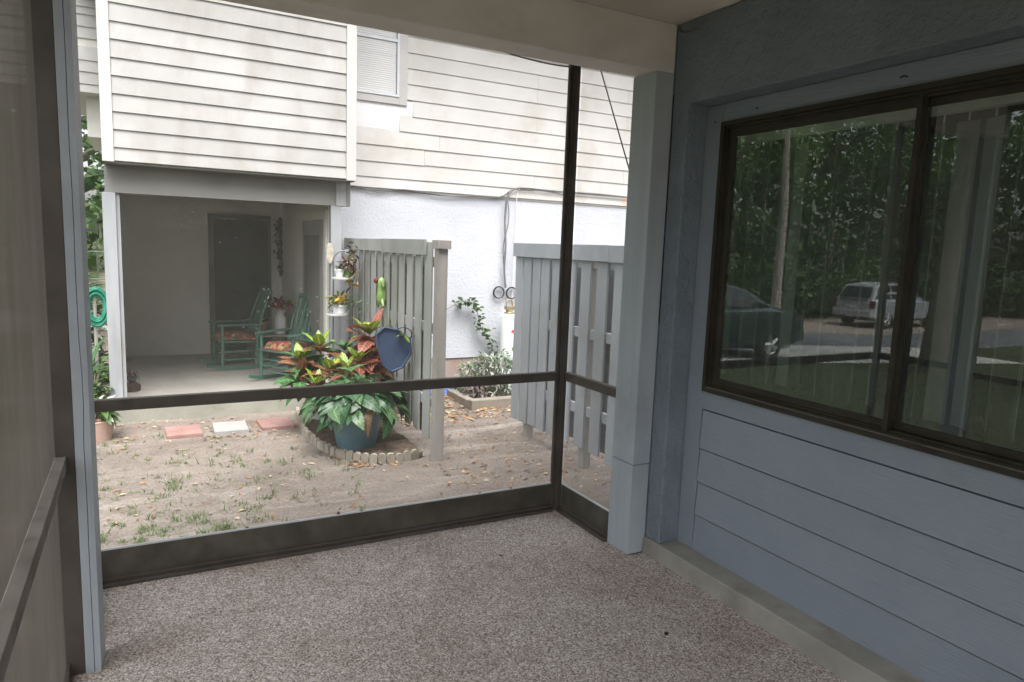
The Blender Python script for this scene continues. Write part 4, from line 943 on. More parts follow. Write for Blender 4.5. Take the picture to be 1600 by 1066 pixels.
tag(m_.build('foliage', ['fl_yellow','fol_dark','dried'], hbt), kind='stuff')
MB().tube([(XF-.005,hb.y,hb.z+.1),(hb.x-.05,hb.y,hb.z)], .004, 5).build('hook', 'wire_metal', hbt)
tv = at(560,478,0,XF-.03); tvt = thing('trailing_plant', 'green fern sprays trailing from the rack across the fence', 'plant', tuple(tv))
m_ = MB(); geo = leaf_geo(.07,.03,.3,.2,2)
for s_ in range(7):
    y0 = tv.y+R_(.2,.55); z0 = tv.z-.02+R_(-.12,.05); L_ = R_(.5,1.0)
    for k in range(16):
        t = k/15; add_leaf(m_, (tv.x-.06-.02*s_, y0-L_*t, z0+.18*sin(t*2.3)-.05*t), -pi/2+random.choice((-1,1))*.9, R_(-.3,.5), geo, R_(.7,1.1)); 
tag(m_.build('fronds', 'lily_pale', tvt), kind='stuff')
MB().tube(curve_pts([(RX+.05,RY-.1,tv.z-.05),(tv.x-.08,tv.y+.3,tv.z+.05),(tv.x-.08,tv.y-.3,tv.z+.02)]), .004, 5).build('stem', 'lily_pale', tvt)
# green ceramic ornament
fo = at(602,455,0,XF-.005); og = thing('wall_ornament', 'bright green ceramic hanging ornament on the fence boards', 'ornament', tuple(fo))
m_ = MB(); m_.lathe([(.010,-.14),(.04,-.125),(.055,-.08),(.045,-.02),(.034,.04),(.042,.08),(.030,.12),(.01,.14)], (fo.x-.04,fo.y,fo.z), 14); m_.build('body', 'frog', og, smooth=True)
for sy, sz in ((.07,-.12),(-.065,-.10),(.06,.08),(-.055,.10)): MB().tube([(fo.x-.04,fo.y+sy*.5,fo.z+sz*.8),(fo.x-.05,fo.y+sy,fo.z+sz),(fo.x-.045,fo.y+sy*1.35,fo.z+sz-.05)], [.02,.017,.012], 8).build('limb', 'frog', og, smooth=True)
MB().lathe([(.005,-.03),(.026,-.015),(.03,.01),(.018,.028)], (fo.x-.075,fo.y+.06,fo.z+.10), 12).build('bead', 'red_bead', og, smooth=True)
MB().tube([(fo.x-.002,fo.y,fo.z+.30),(fo.x-.03,fo.y,fo.z+.165)], .003, 5).build('hanger', 'wire_metal', og)
# navy wall planter
poly_px = [(587,521),(600,510),(622,514),(642,529),(644,553),(629,576),(612,583),(598,572),(590,546)]
YP = 5.93
q = [at(a,b_,1,YP) for a, b_ in poly_px]; c0 = sum(q, Vector())/len(q); dxp = min(0, XF-.02-max(p.x for p in q))
q = [p+Vector((dxp,0,0)) for p in q]; c0.x += dxp
bp = thing('wall_planter', 'navy blue angular planter tilted on the fence above the pots', 'planter', tuple(c0))
nn = len(q); sc_ = lambda p, k_, dy: (c0.x+(p.x-c0.x)*k_, YP+dy, c0.z+(p.z-c0.z)*k_)
vs = [sc_(p,1,0) for p in q]+[sc_(p,.94,-.006) for p in q]+[sc_(p,.90,.012) for p in q]+[sc_(p,.80,.13) for p in q]
fs = [(i,(i+1)%nn,nn+(i+1)%nn,nn+i) for i in range(nn)]+[(nn+i,nn+(i+1)%nn,2*nn+(i+1)%nn,2*nn+i) for i in range(nn)]+[tuple(2*nn+i for i in range(nn))]+[(i,3*nn+i,3*nn+(i+1)%nn,(i+1)%nn) for i in range(nn)]+[tuple(3*nn+i for i in reversed(range(nn)))]
m_ = MB(); m_.add(vs, fs); m_.build('basin', 'bin_blue', bp)
h0, h1 = q[2], q[3]
MB().tube(curve_pts([h0, h0.lerp(h1,.35)+Vector((.01,-.02,.05)), h0.lerp(h1,.8)+Vector((.02,-.02,.045)), h1]), .006, 6).build('handle', 'bin_blue', bp, smooth=True)
MB().tube([(XF-.001,YP+.05,h1.z+.02),(h1.x-.01,YP+.03,h1.z)], .006, 6).build('hook', 'wire_metal', bp)
m_ = MB(); geo = leaf_geo(.09,.04,.4,.2,3)
for i in range(7): add_leaf(m_, tuple(at(630,525,1,YP-.01)+Vector((dxp,0,0))), R_(0,6.28), R_(-.4,.9), geo, R_(.6,1.2))
tag(m_.build('sprig', 'cr_green', bp), kind='stuff')

# ------------------------------------------------------------------ potted croton and lily
p0 = at(563,706,2,GZ); PX, PY = p0.x, p0.y+.13; pz = gz(PX,PY)+.02
pb = thing('plant_pot', 'large blue glazed pot at the front of the bed', 'pot', (PX,PY,pz))
MB().lathe([(.17,0),(.175,.02),(.215,.22),(.235,.36),(.25,.365),(.252,.40),(.235,.40),(.225,.36)], (PX,PY,pz), 32, caps=True).build('pot', 'pot_blue', pb, smooth=True)
MB().lathe([(.0,.355),(.222,.352)], (PX,PY,pz), 24, caps=False).build('soil', 'soil', pb)
ly = thing('lily_plant', 'leafy green plant with drooping glossy leaves in the blue pot', 'plant', (PX,PY,pz+.36))
lm = [leaf_mesh('leaf', 'lily', .24, .115, .8, .22), leaf_mesh('leaf', 'lily', .21, .12, 1.1, .25), leaf_mesh('leaf', 'lily_pale', .23, .11, .7, .2), leaf_mesh('leaf', 'lily_old', .24, .08, 1.0, .3)]
stm = MB()
for i in range(150):
    a = R_(0,6.28); t = (i+.5)/150; rr = .06+.33*t**.8; h = .26*(1-t**2.0)+R_(-.05,.05)
    p = Vector((PX+rr*cos(a), PY+rr*sin(a)*.85, pz+.37+h*.75)); el = .9*(1-t)-.35+R_(-.25,.25)
    me = lm[random.choice((0,0,0,1,1,2,2,2))] if t < .93 or random.random() < .6 else lm[3]
    put_leaf('leaf', me, ly, p, a+R_(-.8,.8), el+R_(-.1,.25), R_(-.7,.7), R_(.65,1.15))
    stm.tube([(PX+.03*cos(a),PY+.03*sin(a),pz+.34),(PX+rr*.55*cos(a),PY+rr*.5*sin(a),pz+.37+h*.62),p], .004, 4)
for px, py in ((537,570),(566,572),(603,566)):
    p = at(px,py,1,PY+.02); put_leaf('leaf', lm[2], ly, p-Vector((0,0,.13)), R_(0,6), 1.0, R_(-.4,.4), 1.15)
stm.build('stems', 'lily_pale', ly)
pg = at(503,657,2,GZ); GX, GY = pg.x+.02, pg.y+.02; gpz = gz(GX,GY)+.02
pgt = thing('plant_pot', 'grey pot half hidden behind the blue pot', 'pot', (GX,GY,gpz))
MB().lathe([(.15,0),(.155,.02),(.19,.24),(.205,.245),(.205,.28),(.19,.28),(.18,.25)], (GX,GY,gpz), 28).build('pot', 'pot_gray', pgt, smooth=True)
MB().lathe([(.0,.245),(.18,.243)], (GX,GY,gpz), 20, caps=False).build('soil', 'soil', pgt)
cr_ = thing('croton_plant', 'croton with yellow veined green and red leaves in the grey pot', 'plant', (GX,GY,gpz+.25))
cm = {k: [leaf_mesh('leaf', k, .30, w_, d, .2, n=5, wave=.1) for w_, d in ((.125,.25),(.14,.55))] for k in ('cr_green','cr_red','cr_pink','cr_bronze','cr_dark')}
cst = MB()
ros = [  # px, py, depth offset, leaf scale, young centre, old ring
    (500,540,-.35,.95,'cr_green',('cr_bronze','cr_dark','cr_red')), (577,520,-.55,1.05,'cr_green',('cr_pink','cr_red','cr_red')),
    (561,562,-.75,.85,'cr_green',('cr_red','cr_bronze','cr_pink')), (516,578,-.60,.85,'cr_green',('cr_red','cr_bronze','cr_red')),
    (470,585,-.45,.95,'cr_bronze',('cr_red','cr_dark','cr_pink')), (538,545,-.30,.85,'cr_dark',('cr_bronze','cr_red','cr_dark')),
    (600,570,-.45,.9,'cr_bronze',('cr_bronze','cr_red','cr_bronze')), (495,600,-.65,.8,'cr_green',('cr_pink','cr_red','cr_dark')), (535,600,-.55,.85,'cr_red',('cr_bronze','cr_red','cr_dark')),
    (470,560,-.35,.85,'cr_green',('cr_bronze','cr_dark','cr_pink')), (540,575,-.80,.8,'cr_green',('cr_red','cr_bronze','cr_dark')), (585,550,-.65,.85,'cr_bronze',('cr_red','cr_bronze','cr_pink'))]
for px, py, dy, sc, yg, old in ros:
    c = at(px, py, 1, GY+dy)
    base = Vector((GX+R_(-.05,.05), GY+R_(-.05,.05), gpz+.245))
    cst.tube(curve_pts([base, base.lerp(c,.5)+Vector((0,.03,.06)), c-Vector((0,0,.05))]), [.010]*13 if False else .009, 6)
    a0 = R_(0,6)
    for k in range(5): put_leaf('leaf', random.choice(cm[yg]), cr_, c+Vector((0,0,-.02)), a0+k*1.256+R_(-.2,.2), R_(.75,1.25), R_(-.3,.3), sc*R_(.65,.9))
    for k in range(8): put_leaf('leaf', random.choice(cm[random.choice(old)]), cr_, c+Vector((0,0,-.06)), a0+k*.785+R_(-.25,.25), R_(-.15,.6), R_(-.4,.4), sc*R_(.85,1.1))
    for k in range(6): put_leaf('leaf', random.choice(cm[random.choice(old+('cr_dark','cr_bronze'))]), cr_, c+Vector((0,0,-.13)), a0+k*1.05+R_(-.3,.3), R_(-.75,-.1), R_(-.4,.4), sc*R_(.85,1.1))
# explicit big red leaf on top
c = at(584,515,1,GY-.55)
put_leaf('leaf', cm['cr_red'][0], cr_, c, pi+.15, .30, .5, 1.0); put_leaf('leaf', cm['cr_pink'][0], cr_, c, .3, 1.25, .2, .8)
cst.build('stems', 'bark_pale', cr_)

# ------------------------------------------------------------------ shrubs by the stucco wall, vine
def shrub(name, label, c, rx, ry, h, mats, n, geo, cat='shrub', stems=10, group=None):
    t = thing(name, label, cat, tuple(c), group=group); c = Vector(c)
    m_ = MB()
    for i in range(n):
        a = R_(0,6.28); r_ = random.random()**.4; z = random.random()**.8
        w_ = (1-.5*z*z)*r_*(.8+.4*noise.noise((cos(a)*1.5+c.x,sin(a)*1.5,z*2)))
        add_leaf(m_, (c.x+rx*w_*cos(a), c.y+ry*w_*sin(a), c.z+h*z*(.85+.3*noise.noise((cos(a)*2,sin(a)*2+c.y,0)))), a+R_(-.9,.9), R_(-.5,1.2), geo, R_(.6,1.25), R_(-.6,.6), random.randrange(len(mats)))
    tag(m_.build('foliage', mats, t, smooth=True), kind='stuff')
    st = MB()
    for i in range(stems):
        a = R_(0,6.28); st.tube([(c.x+.03*cos(a),c.y+.03*sin(a),c.z-.03),(c.x+rx*.35*cos(a),c.y+ry*.35*sin(a),c.z+h*.45),(c.x+rx*.6*cos(a),c.y+ry*.6*sin(a),c.z+h*.8)], [.008,.006,.003], 5)
    st.build('stems', 'bark_pale', t); return t
sl = leaf_geo(.10,.028,.5,.2,2)
shrub('grey_shrub', 'silvery grey shrub behind the timber at the wall', (at(770,600,1,7.9).x, 7.75, GZ), .52, .36, .60, ['fol_gray','fol_gray','fol_mid'], 1200, sl)
shrub('grey_shrub', 'smaller silver leaved shrub left of the larger grey one', (at(737,600,1,7.9).x, 7.9, GZ), .30, .26, .46, ['fol_gray','lily_pale'], 420, sl)
shrub('dry_plant', 'dry purplish weeds beside the blue tarp', (at(722,615,2,GZ).x, 7.6, GZ), .22, .2, .22, ['fol_purple','dried','fol_gray'], 220, sl, 'plant')
vn = thing('vine', 'thin leafy vine arching across the white stucco wall', 'vine', tuple(at(690,490,1,YW-.06)))
vp_ = curve_pts([tuple(at(a,b_,1,YW-.08)) for a, b_ in ((684,492),(700,482),(718,474),(735,472),(745,485),(750,510),(762,525),(770,545),(780,560),(786,580))], 5)
MB().tube(vp_, .005, 5).build('stem', 'bark_pale', vn, smooth=True)
m_ = MB(); geo = leaf_geo(.085,.045,.3,.2,3)
for i, p in enumerate(vp_[8:]):
    for k in range(4): add_leaf(m_, p+Vector((R_(-.05,.05),R_(-.05,0),R_(-.05,.05))), R_(0,6.28), R_(-.8,.8), geo, R_(.6,1.2), R_(-1,1), random.choice((0,0,1)))
tag(m_.build('leaves', ['fol_light','fol_mid'], vn), kind='stuff')

# ------------------------------------------------------------------ left strip: potted plants, hose, aloe, fence wires
lp_ = at(150,690,2,GZ); LX, LY = lp_.x+.02, lp_.y+.08
small_pot((LX,LY,gz(LX,LY)-.005), .10,.135,.19, 'clay_pale', 'pale clay pot of variegated leaves left of the porch step', ['fol_light','fol_mid','fol_gray'], 40, .16, .18, 'plant_pot', .6)
bl_ = leaf_geo(.09,.05,.4,.2,3)
shrub('leafy_bush', 'light green bush against the left porch post', (-.47,8.0,GZ), .24,.3,.62, ['fol_light','fol_mid'], 520, bl_, 'bush')
al = thing('aloe_plant', 'spiky upright green plant behind the bush at far left', 'plant', (-.62,9.0,GZ))
ame = leaf_mesh('leaf', 'cr_dark', .85, .09, .35, .35, n=5)
for k in range(22): put_leaf('leaf', ame, al, (-.62+R_(-.05,.05), 9.0+R_(-.05,.05), GZ+R_(0,.12)), k*.9, R_(.75,1.4), 0, R_(.6,1.0))
shrub('broadleaf_shrub', 'tall dark broadleaf shrub behind the garden hose', (-.75,10.2,GZ), .42,.5,1.5, ['fol_mid','fol_light','fol_gray'], 900, leaf_geo(.17,.06,.5,.2,3), 'shrub', 14)
hp = at(151,480,1,9.4); hr = thing('garden_hose', 'green garden hose coiled on a hook at far left', 'hose', (hp.x,9.4,GZ))
for k in range(7):
    rr = .10+.012*k; cpt = Vector((hp.x, 9.4-.02*(k % 3), hp.z))
    MB().tube([(cpt.x+rr*.75*cos(2*pi*j/18), cpt.y+.01*sin(j), cpt.z+rr*1.35*sin(2*pi*j/18)) for j in range(19)], .011, 6).build('loop', 'hose', hr, smooth=True)
MB().tube([(hp.x-.02,9.42,GZ-.05),(hp.x-.02,9.42,hp.z+.12)], .02, 8).build('stake', 'fence_post', hr)
wf = thing('wire_fence', 'thin wire fence strung behind the plants at far left', 'fence', (-1.3,11.5,GZ))
for zpx in (393,436):
    z = at(145,zpx,1,11.5).z; MB().tube([(-3.2,11.5,z),(-.35,11.5,z)], .006, 5).build('wire', 'wire_metal', wf)
for x in (-3.2,-1.75,-.35): MB().tube([(x,11.5,GZ-.1),(x,11.5,1.2)], .025, 8).build('post', 'fence_post', wf)

# ------------------------------------------------------------------ trees
def tree(name, label, x, y, h, tr_, cr_r, crown_z, n, mats, lsize, bark='bark', lean=(0,0), group='trees across the road', moss=False, limbs=7, crown_h=None):
    z0 = slope(x); t = thing(name, label, 'tree', (x,y,z0), group=group)
    m_ = MB(); top = Vector((x+lean[0], y+lean[1], z0+h*.86)); b0 = Vector((x,y,z0-.15))
    tp_ = [b0.lerp(top,s)+Vector((.12*noise.noise((s*3,x,0)),.12*noise.noise((s*3,y,7)),0))*(h/10) for s in [i/8 for i in range(9)]]
    m_.tube(tp_, [tr_*(1.35 if i == 0 else 1)*(1-.8*(i/8)) for i in range(9)], 10)
    tips = [tp_[-1]]
    for k in range(limbs):
        s = R_(.35,.95); st = b0.lerp(top,s) if z0+h*.86*s > crown_z+z0-1 else b0.lerp(top,.7)
        a = k*2.4+R_(-.4,.4); ln = cr_r*R_(.55,.95); e = st+Vector((ln*cos(a),ln*sin(a),R_(.1,.6)*ln)); md = st.lerp(e,.5)+Vector((0,0,.12*ln))
        m_.tube([st,md,e], [tr_*.38,tr_*.24,tr_*.07], 6); tips += [md, e]
    m_.build('trunk', bark, t, smooth=True)
    ch = crown_h or (h-crown_z); geo = leaf_geo(lsize, lsize*.6, .4, .2, 2)
    cl = []
    for k in range(max(14, n//130)):
        if k < len(tips): c = tips[k]+Vector((R_(-.3,.3),R_(-.3,.3),R_(0,.5)))
        else:
            a = R_(0,6.28); u_ = R_(-1,1); rr = cr_r*random.random()**.5*math.sqrt(max(.08,1-u_*u_*.8)); c = Vector((x+lean[0]*.7+rr*cos(a), y+lean[1]*.7+rr*sin(a), z0+crown_z+ch*.5*(1+u_)))
        cl.append((c, R_(.22,.42)*min(cr_r,ch*.5)+.15, random.randrange(len(mats))))
    cm_ = MB()
    for i in range(n):
        c, r_, mi = random.choice(cl); d = Vector((random.gauss(0,1),random.gauss(0,1),random.gauss(0,.7)))
        d = d.normalized()*r_*(random.random()**.35)
        add_leaf(cm_, c+d, R_(0,6.28), R_(-.9,.9), geo, R_(.6,1.35), R_(-1,1), mi if random.random() < .8 else random.randrange(len(mats)))
    if moss:
        mg_ = leaf_geo(.9,.10,.1,.1,2)
        for i in range(moss):
            c, r_, mi = random.choice(cl); add_leaf(cm_, c+Vector((R_(-r_,r_),R_(-r_,r_),-r_*.3)), R_(0,6.28), -1.5, mg_, R_(.5,1.6), 0, len(mats))
    cr = cm_.build('crown', list(mats)+(['moss'] if moss else []), t, smooth=True); return t
G1 = ['fol_mid','fol_dark','fol_light']; G2 = ['fol_dark','fol_mid']; G3 = ['fol_light','fol_mid']
tree('oak_tree', 'moss hung oak behind the neighbour porch at far left', -2.2, 19.5, 8.5, .28, 3.6, 1.6, 4200, G1, .22, moss=500, group=None)
tree('oak_tree', 'second mossy oak further behind the left plants', -4.8, 25, 11, .3, 4.5, 2.0, 3600, G3, .28, moss=300, group=None)
tree('oak_tree', 'broad oak on the lawn with a thick dark trunk, mirrored in the right pane', -9.3, 8.0, 12, .34, 4.2, 6.2, 7000, G2, .22, group=None)
tree('pine_tree', 'slim pale trunk on the lawn, mirrored in the left pane', -13.5, 15.9, 13, .16, 2.6, 7.5, 2600, G1, .24, 'bark_pale', group=None)
labs = ['dense dark green tree behind the silver car', 'light green feathery tree at the road edge', 'mid green rounded tree across the road']
spots = [(-13,23,9,3.4,1.0,0),(-17.5,24,10,3.6,.8,2),(-22,24.5,9,3.5,.7,1),(-26.5,24,11,3.8,1.0,0),(-31,23.5,9.5,3.6,.8,1),(-35,21,10,3.8,.8,2),(-38,17,10.5,3.8,1.0,0),(-40,12.5,9.5,3.6,.9,1),(-41,8,10,3.8,.9,2),(-20,29,15,4.8,3,0),(-29,29,16,5,3,2),(-38,26,16,5,3,0),(-46,16,16,5,3,1),(-11,29,15,4.8,3,1)]
words = ['leftmost','second','third','fourth','fifth','sixth','seventh','eighth','last']
for i, (x, y, h, rr, cz, kd) in enumerate(spots):
    nm = ('dense dark','mid green','light green')[0 if kd == 0 else (2 if kd == 1 else 1)]
    lab = (f'{nm} tree across the road, {words[i]} in the window reflection' if i < 9 else f'tall {nm} tree of the back row, {words[i-9]} of it from the left')
    tree('roadside_tree', lab, x, y, h, .2, rr, cz, 5200 if i < 9 else 4200, (G2,G3,G1)[kd], .26 if i < 9 else .34)
hd = MB(); hg_ = leaf_geo(.30,.16,.4,.2,2)
hl = [(-6,21.6),(-14,21.4),(-24,21.6),(-33,20.5),(-37,16),(-38,4)]
for i in range(15000):
    k = random.choices(range(5), [8,10,9,6,12])[0]; a_, b2 = hl[k], hl[k+1]; t = random.random()
    x, y = a_[0]+(b2[0]-a_[0])*t+random.gauss(0,.7), a_[1]+(b2[1]-a_[1])*t+random.gauss(0,.7)
    hh = 2.4+1.6*noise.noise((x*.35,y*.35,0))+.8*noise.noise((x*1.1,y*1.1,3))
    add_leaf(hd, (x,y,slope(x)+hh*random.random()**.7), R_(0,6.28), R_(-.7,.9), hg_, R_(.6,1.3), R_(-1,1), 0 if noise.noise((x*.6,y*.6,9)) > 0 else random.choice((1,2)))
wd = MB(); wg = ([(0,-.3,0),(.55,-.32,.1),(1.0,0,-.05),(.55,.32,.1),(0,.3,0)], [(0,1,2,3,4)], [[(0,0),(0,.5),(.5,1),(1,.5),(1,0)]])
wl_ = [(6,46),(-8,40),(-30,36),(-46,30),(-52,14),(-54,-6)]
for i in range(13000):
    k = random.choices(range(5), [7,9,8,8,8])[0]; a_, b2 = wl_[k], wl_[k+1]; t = random.random()
    x, y = a_[0]+(b2[0]-a_[0])*t+random.gauss(0,1.5), a_[1]+(b2[1]-a_[1])*t+random.gauss(0,1.5)
    hh = 17+6*noise.noise((x*.12,y*.12,0))+3*noise.noise((x*.5,y*.5,3))
    add_leaf(wd, (x,y,-1+hh*random.random()), R_(0,6.28), R_(-.7,.9), wg, R_(.5,1.1), R_(-1,1), 0 if noise.noise((x*.3,y*.3,9)) > .1 else random.choice((1,2)))
tag(wd.build('distant_wood', ['fol_light','fol_mid','fol_dark'], fix=False), 'distant green wood closing the view beyond the road', 'wood', kind='stuff')
tag(hd.build('roadside_thicket', ['fol_light','fol_mid','fol_dark'], fix=False), 'tangled green thicket along the far side of the road', 'thicket', kind='stuff')
wfs = shrub('flowering_shrub', 'white flowered shrub mirrored at the right edge of the window', (-17.5,9.0,slope(-17.5)), 1.1,1.1,2.6, ['fl_white','fol_mid','fol_dark','fol_mid'], 1500, leaf_geo(.16,.08,.4,.2,2))
shrub('strappy_plant', 'clump of long strappy leaves on the lawn, mirrored at lower right', (-8.2,5.2,slope(-8.2)), .5,.5,.7, ['fol_mid','fol_light'], 130, leaf_geo(.75,.04,.8,.2,4), 'plant')

# ------------------------------------------------------------------ vehicles (seen mirrored in the window)
def wheel(parent, x, y, z, r_, w_):
    s = 1 if y > 0 else -1
    m_ = MB(); m_.lathe([(r_*.66,-w_/2),(r_*.93,-w_/2),(r_,-w_*.32),(r_,w_*.32),(r_*.93,w_/2),(r_*.66,w_/2)], (0,0,0), 28, caps=False)
    m_.v = [(p[0], p[2], p[1]) for p in m_.v]; m_.v = [(p[0]+x, p[1]+y, p[2]+z) for p in m_.v]
    wh = m_.build('wheel', 'tyre', parent, local=True, smooth=True)
    m_ = MB(); m_.lathe([(r_*.1,w_*.36),(r_*.58,w_*.30),(r_*.66,w_*.42),(r_*.66,-w_*.3),(.01,-w_*.3)], (0,0,0), 28, caps=False)
    m_.v = [(p[0]+x, s*p[2]+y, p[1]+z) for p in m_.v]; rm = m_.build('rim', 'rim', wh, local=True, smooth=True)
    m_ = MB()
    for k in range(5):
        a = 2*pi*k/5; c, d = cos(a), sin(a); q = s*w_*.42+y
        m_.tube([(x,q,z),(x+r_*.6*c,q-s*.01,z+r_*.6*d)], [.05,.035], 6)
    m_.build('spokes', 'rim', wh, local=True)
def loft(secs, name, mat, parent, n_in=None):
    """secs: (x, [(y,z) half ring from bottom centre to top centre])"""
    m_ = MB(); k = len(secs[0][1])
    for x, ring in secs:
        m_.v += [(x, y, z) for y, z in ring]+[(x, -y, z) for y, z in reversed(ring)]
    w_ = 2*k
    for i in range(len(secs)-1):
        for j in range(w_): m_.f.append([i*w_+j, i*w_+(j+1) % w_, (i+1)*w_+(j+1) % w_, (i+1)*w_+j]); m_.mi.append(0)
    m_.f.append(list(reversed(range(w_)))); m_.mi.append(0); m_.f.append([(len(secs)-1)*w_+j for j in range(w_)]); m_.mi.append(0)
    return m_.build(name, mat, parent, local=True, smooth=True)
def car(name, label, loc, rz, kind):
    t = thing(name, label, 'car', loc, rz)
    if kind == 'sedan':    # front at +X
        L2, hw, paint, wr = 2.35, .88, 'car_green', .31
        st = [(-2.38,.42,.62,.80),(-2.30,.30,.84,.86),(-2.0,.22,1.0,.88),(-1.35,.20,1.02,.89),(-.6,.20,.98,.89),(.5,.20,.95,.89),(1.1,.20,.92,.88),(1.8,.20,.84,.86),(2.25,.26,.70,.80),(2.36,.34,.56,.74)]
        gl = [(-1.62,1.01,.70),(-.95,1.36,.56),(-.3,1.43,.56),(.35,1.40,.56),(1.15,.93,.70)]
        roofz = 1.44; wx = (-1.40,1.38)
    else:
        L2, hw, paint, wr = 2.3, .90, 'car_silver', .36
        st = [(-2.30,.48,.95,.82),(-2.26,.36,1.10,.88),(-2.0,.30,1.14,.91),(-1.2,.28,1.13,.92),(0,.28,1.10,.92),(.9,.28,1.07,.92),(1.3,.28,1.04,.91),(1.9,.30,.98,.88),(2.25,.34,.86,.82),(2.34,.42,.70,.76)]
        gl = [(-2.24,1.11,.76),(-1.90,1.68,.66),(-1.0,1.76,.66),(.1,1.74,.66),(1.05,1.07,.76)]
        roofz = 1.76; wx = (-1.38,1.38)
    secs = []
    for x, zb, zt, w_ in st: secs.append((x, [(0,zb),(w_*.80,zb),(w_*.97,zb+.10),(w_,zb+(zt-zb)*.55),(w_*.965,zt-.06),(w_*.86,zt),(0,zt+.025)]))
    loft(secs, 'body', paint, t)
    gs = [(x, [(0,z-.25 if i not in (0, len(gl)-1) else z-.04),(w_*1.13 if i not in (0, len(gl)-1) else w_,z-.25 if 0 else (secs[0][1][0][1]*0+ (z-.04 if i in (0,len(gl)-1) else .96 if kind == 'sedan' else 1.08))),(w_*1.10,(z*.5+.5) if i not in (0,len(gl)-1) else z-.02),(w_*1.0,z-.045 if i not in (0,len(gl)-1) else z-.01),(w_*.86,z-.005),(0,z+.02)]) for i, (x, z, w_) in enumerate(gl)]
    loft(gs, 'cabin', paint, t)
    # glazing: side, rear and front windows a few millimetres proud of the cabin
    base = .985 if kind == 'sedan' else 1.13
    def lerp_y(z, w_, ztop): return w_*(1.13-.13*(z-base)/(ztop-base))+.012
    if kind == 'sedan':
        side = [[(-1.30,base+.02),(-.90,1.30),(-.34,1.37),(-.34,base+.02)],[(-.28,base+.02),(-.28,1.375),(.32,1.345),(.86,base+.02)]]; wt = .56
        rear = [(-1.60,.55,1.045),(-.99,.46,1.345)]; front = [(1.13,.60,.975),(.40,.46,1.385)]
    else:
        side = [[(-2.02,base+.03),(-1.80,1.60),(-1.10,1.68),(-1.10,base+.03)],[(-1.02,base+.03),(-1.02,1.68),(-.15,1.68),(-.15,base+.03)],[(-.07,base+.03),(-.07,1.68),(.18,1.66),(.80,base+.03)]]; wt = .66
        rear = [(-2.235,.66,1.19),(-1.955,.56,1.60)]; front = [(1.03,.66,1.12),(.16,.55,1.70)]
    for poly in side:
        for s in (-1,1):
            m_ = MB(); ztop = max(z for _, z in poly); vs = []
            for x, z in poly: vs.append((x, s*lerp_y(z, wt, ztop+.06), z))
            vs += [(x, y-s*.05, z) for x, y, z in vs]; n = len(poly)
            m_.add(vs, [tuple(range(n)), tuple(reversed(range(n,2*n)))]+[(i,(i+1)%n,(i+1)%n+n,i+n) for i in range(n)]); m_.build('side_window', 'car_glass', t, local=True)
    for nm, (a, c), dx in (('rear_window', rear, -.014), ('windscreen', front, .02)):
        m_ = MB(); p = [(a[0]+dx,-a[1],a[2]),(a[0]+dx,a[1],a[2]),(c[0]+dx,c[1],c[2]),(c[0]+dx,-c[1],c[2])]
        m_.hexa(p+[(x-dx*3,y,z-.02) for x, y, z in p]); m_.build(nm, 'car_glass', t, local=True)
    for x in wx:
        for y in (-(hw-.10), hw-.10): wheel(t, x, y, wr, wr, .21)
    x0 = st[0][0]
    if kind == 'sedan':
        MB().box(x0-.06,x0+.14,-.80,.80,.36,.60).build('bumper', paint, t, local=True, bevel=.05)
        for s in (-1,1): MB().box(x0+.005,x0+.2,s*.60-.19,s*.60+.19,.70,.83).build('tail_light', 'tail_red', t, local=True, bevel=.02)
        for s in (-1,1): MB().box(2.22,2.345,s*.56-.18,s*.56+.18,.55,.68).build('headlight', 'plate', t, local=True, bevel=.02)
        MB().box(x0-.010,x0+.03,-.16,.16,.64,.74).build('number_plate', 'plate', t, local=True)
    else:
        MB().box(x0-.09,x0+.16,-.86,.86,.42,.70).build('bumper', paint, t, local=True, bevel=.05)
        MB().box(x0-.07,x0+.2,-.70,.70,.30,.415).build('lower_bumper', 'car_trim', t, local=True, bevel=.03)
        for s in (-1,1): MB().box(x0-.012,x0+.14,s*.80-.085,s*.80+.085,.80,1.08).build('tail_light', 'tail_red', t, local=True, bevel=.02)
        for s in (-1,1): MB().tube([(-1.75,s*.58,1.735),(-1.6,s*.58,1.80),(-.1,s*.58,1.81),(.05,s*.58,1.755)], .018, 6).build('roof_rail', 'car_trim', t, local=True)
        for s in (-1,1): MB().box(.72,.84,s*1.04-.08,s*1.04+.08,1.10,1.24).build('mirror', 'car_trim', t, local=True, bevel=.03)
        for s in (-1,1): MB().box(2.20,2.33,s*.58-.17,s*.58+.17,.70,.84).build('headlight', 'plate', t, local=True, bevel=.02)
        MB().box(x0-.015,x0+.03,-.17,.17,.76,.87).build('number_plate', 'plate', t, local=True)
        MB().box(x0-.02,x0+.06,-.6,.6,1.085,1.115).build('tailgate_trim', 'car_trim', t, local=True)
    return t
sx = -5.0
car('parked_car', 'dark green sedan on the concrete drive, mirrored in the left pane', (-4.65, 10.35, (slope(-6.05)+slope(-3.25))/2+.016), 0, 'sedan').rotation_euler.y = math.atan2(slope(-6.05)-slope(-3.25), 2.8)
car('parked_car', 'silver estate car on the far verge, mirrored in the left pane', (-22.3, 17.75, slope(-22)), radians(180), 'suv')

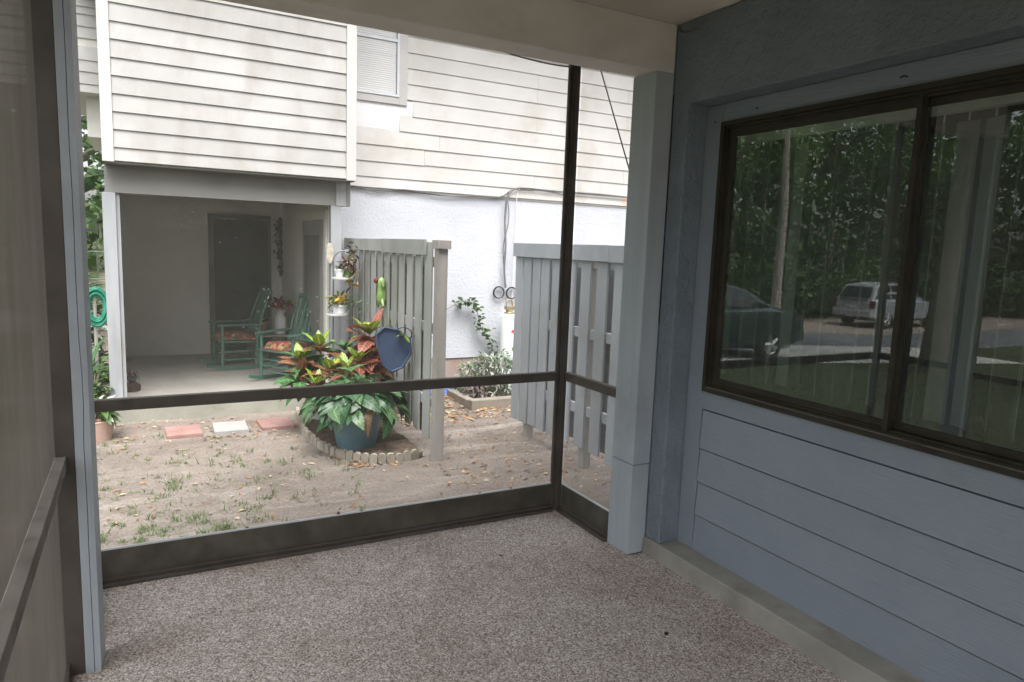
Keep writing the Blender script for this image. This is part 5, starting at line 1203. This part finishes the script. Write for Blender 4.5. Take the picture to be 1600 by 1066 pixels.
# ------------------------------------------------------------------ loose ground cover: sprigs, lawn blades, fallen leaves
gr = MB(); bl = [([(-.003,0,0),(.003,0,0),(.002,.020,.022),(-.002,.020,.022),(0,.046,.030)], [(0,1,2,3),(3,2,4)], [[(0,0),(1,0),(1,.6),(0,.6)],[(0,.6),(1,.6),(.5,1)]])]
def clump(p, n, s, mb):
    for i in range(n): add_leaf(mb, (p[0]+random.gauss(0,.02*s), p[1]+random.gauss(0,.02*s), p[2]-.002), R_(0,6.28), R_(-.5,.5), bl[0], s*R_(.5,1.2), R_(-.7,.7))
for i in range(520):
    px = 150+420*random.random()**1.6; py = 660+190*random.random()**.7
    p = at(px, py, 2, GZ)
    if noise.noise((p.x*2.2,p.y*2.2,4)) < -.05 and random.random() < .8: continue
    clump((p.x,p.y,gz(p.x,p.y)), random.randint(6,18), R_(.5,1.2), gr)
for i in range(40):
    p = at(R_(690,960), R_(690,780), 2, GZ); clump((p.x,p.y,gz(p.x,p.y)), 5, R_(.4,.8), gr)
tag(gr.build('grass_sprigs', 'grassy', fix=False), 'sparse grass sprigs scattered over the sandy yard', 'grass', kind='stuff')
lw = MB()
for i in range(16000):
    x = -1.2-8*random.random()**1.3; y = R_(1.5,9.1); add_leaf(lw, (x,y,gz(x,y)-.004), R_(0,6.28), R_(-.4,.4), bl[0], R_(1,2.2), R_(-.7,.7))
tag(lw.build('lawn_grass', 'lawn', fix=False), 'short green lawn grass beyond the left screen', 'grass', kind='stuff')
lt = MB(); lg = leaf_geo(.075,.034,.25,.3,2)
def drop(p, s=1): add_leaf(lt, (p.x,p.y,gz(p.x,p.y)+.008), R_(0,6.28), R_(-.15,.3), lg, s*R_(.5,1.2), R_(-.6,.6), random.choice((0,0,1,1,1,2)))
for i in range(1300):
    p = Vector((XF+.15+1.6*random.random(), YW-.05-random.random()**1.5*1.7, 0)); drop(p)
for i in range(260): drop(Vector((XF-.25-R_(0,.5), R_(5.5,6.6), .03)))
for i in range(330):
    p = at(R_(150,960), 650+170*random.random()**1.4, 2, GZ)
    if p.y > 3.7: drop(p, .75)
for i in range(160): p = at(R_(690,960), R_(640,760), 2, GZ); drop(p, .8)
for i in range(120): p = at(R_(180,470), R_(655,690), 2, GZ); drop(p, .8)
tag(lt.build('fallen_leaves', ['litter1','litter2','litter3'], fix=False), 'dry fallen leaves littering the yard and wall foot', 'leaves', kind='stuff')
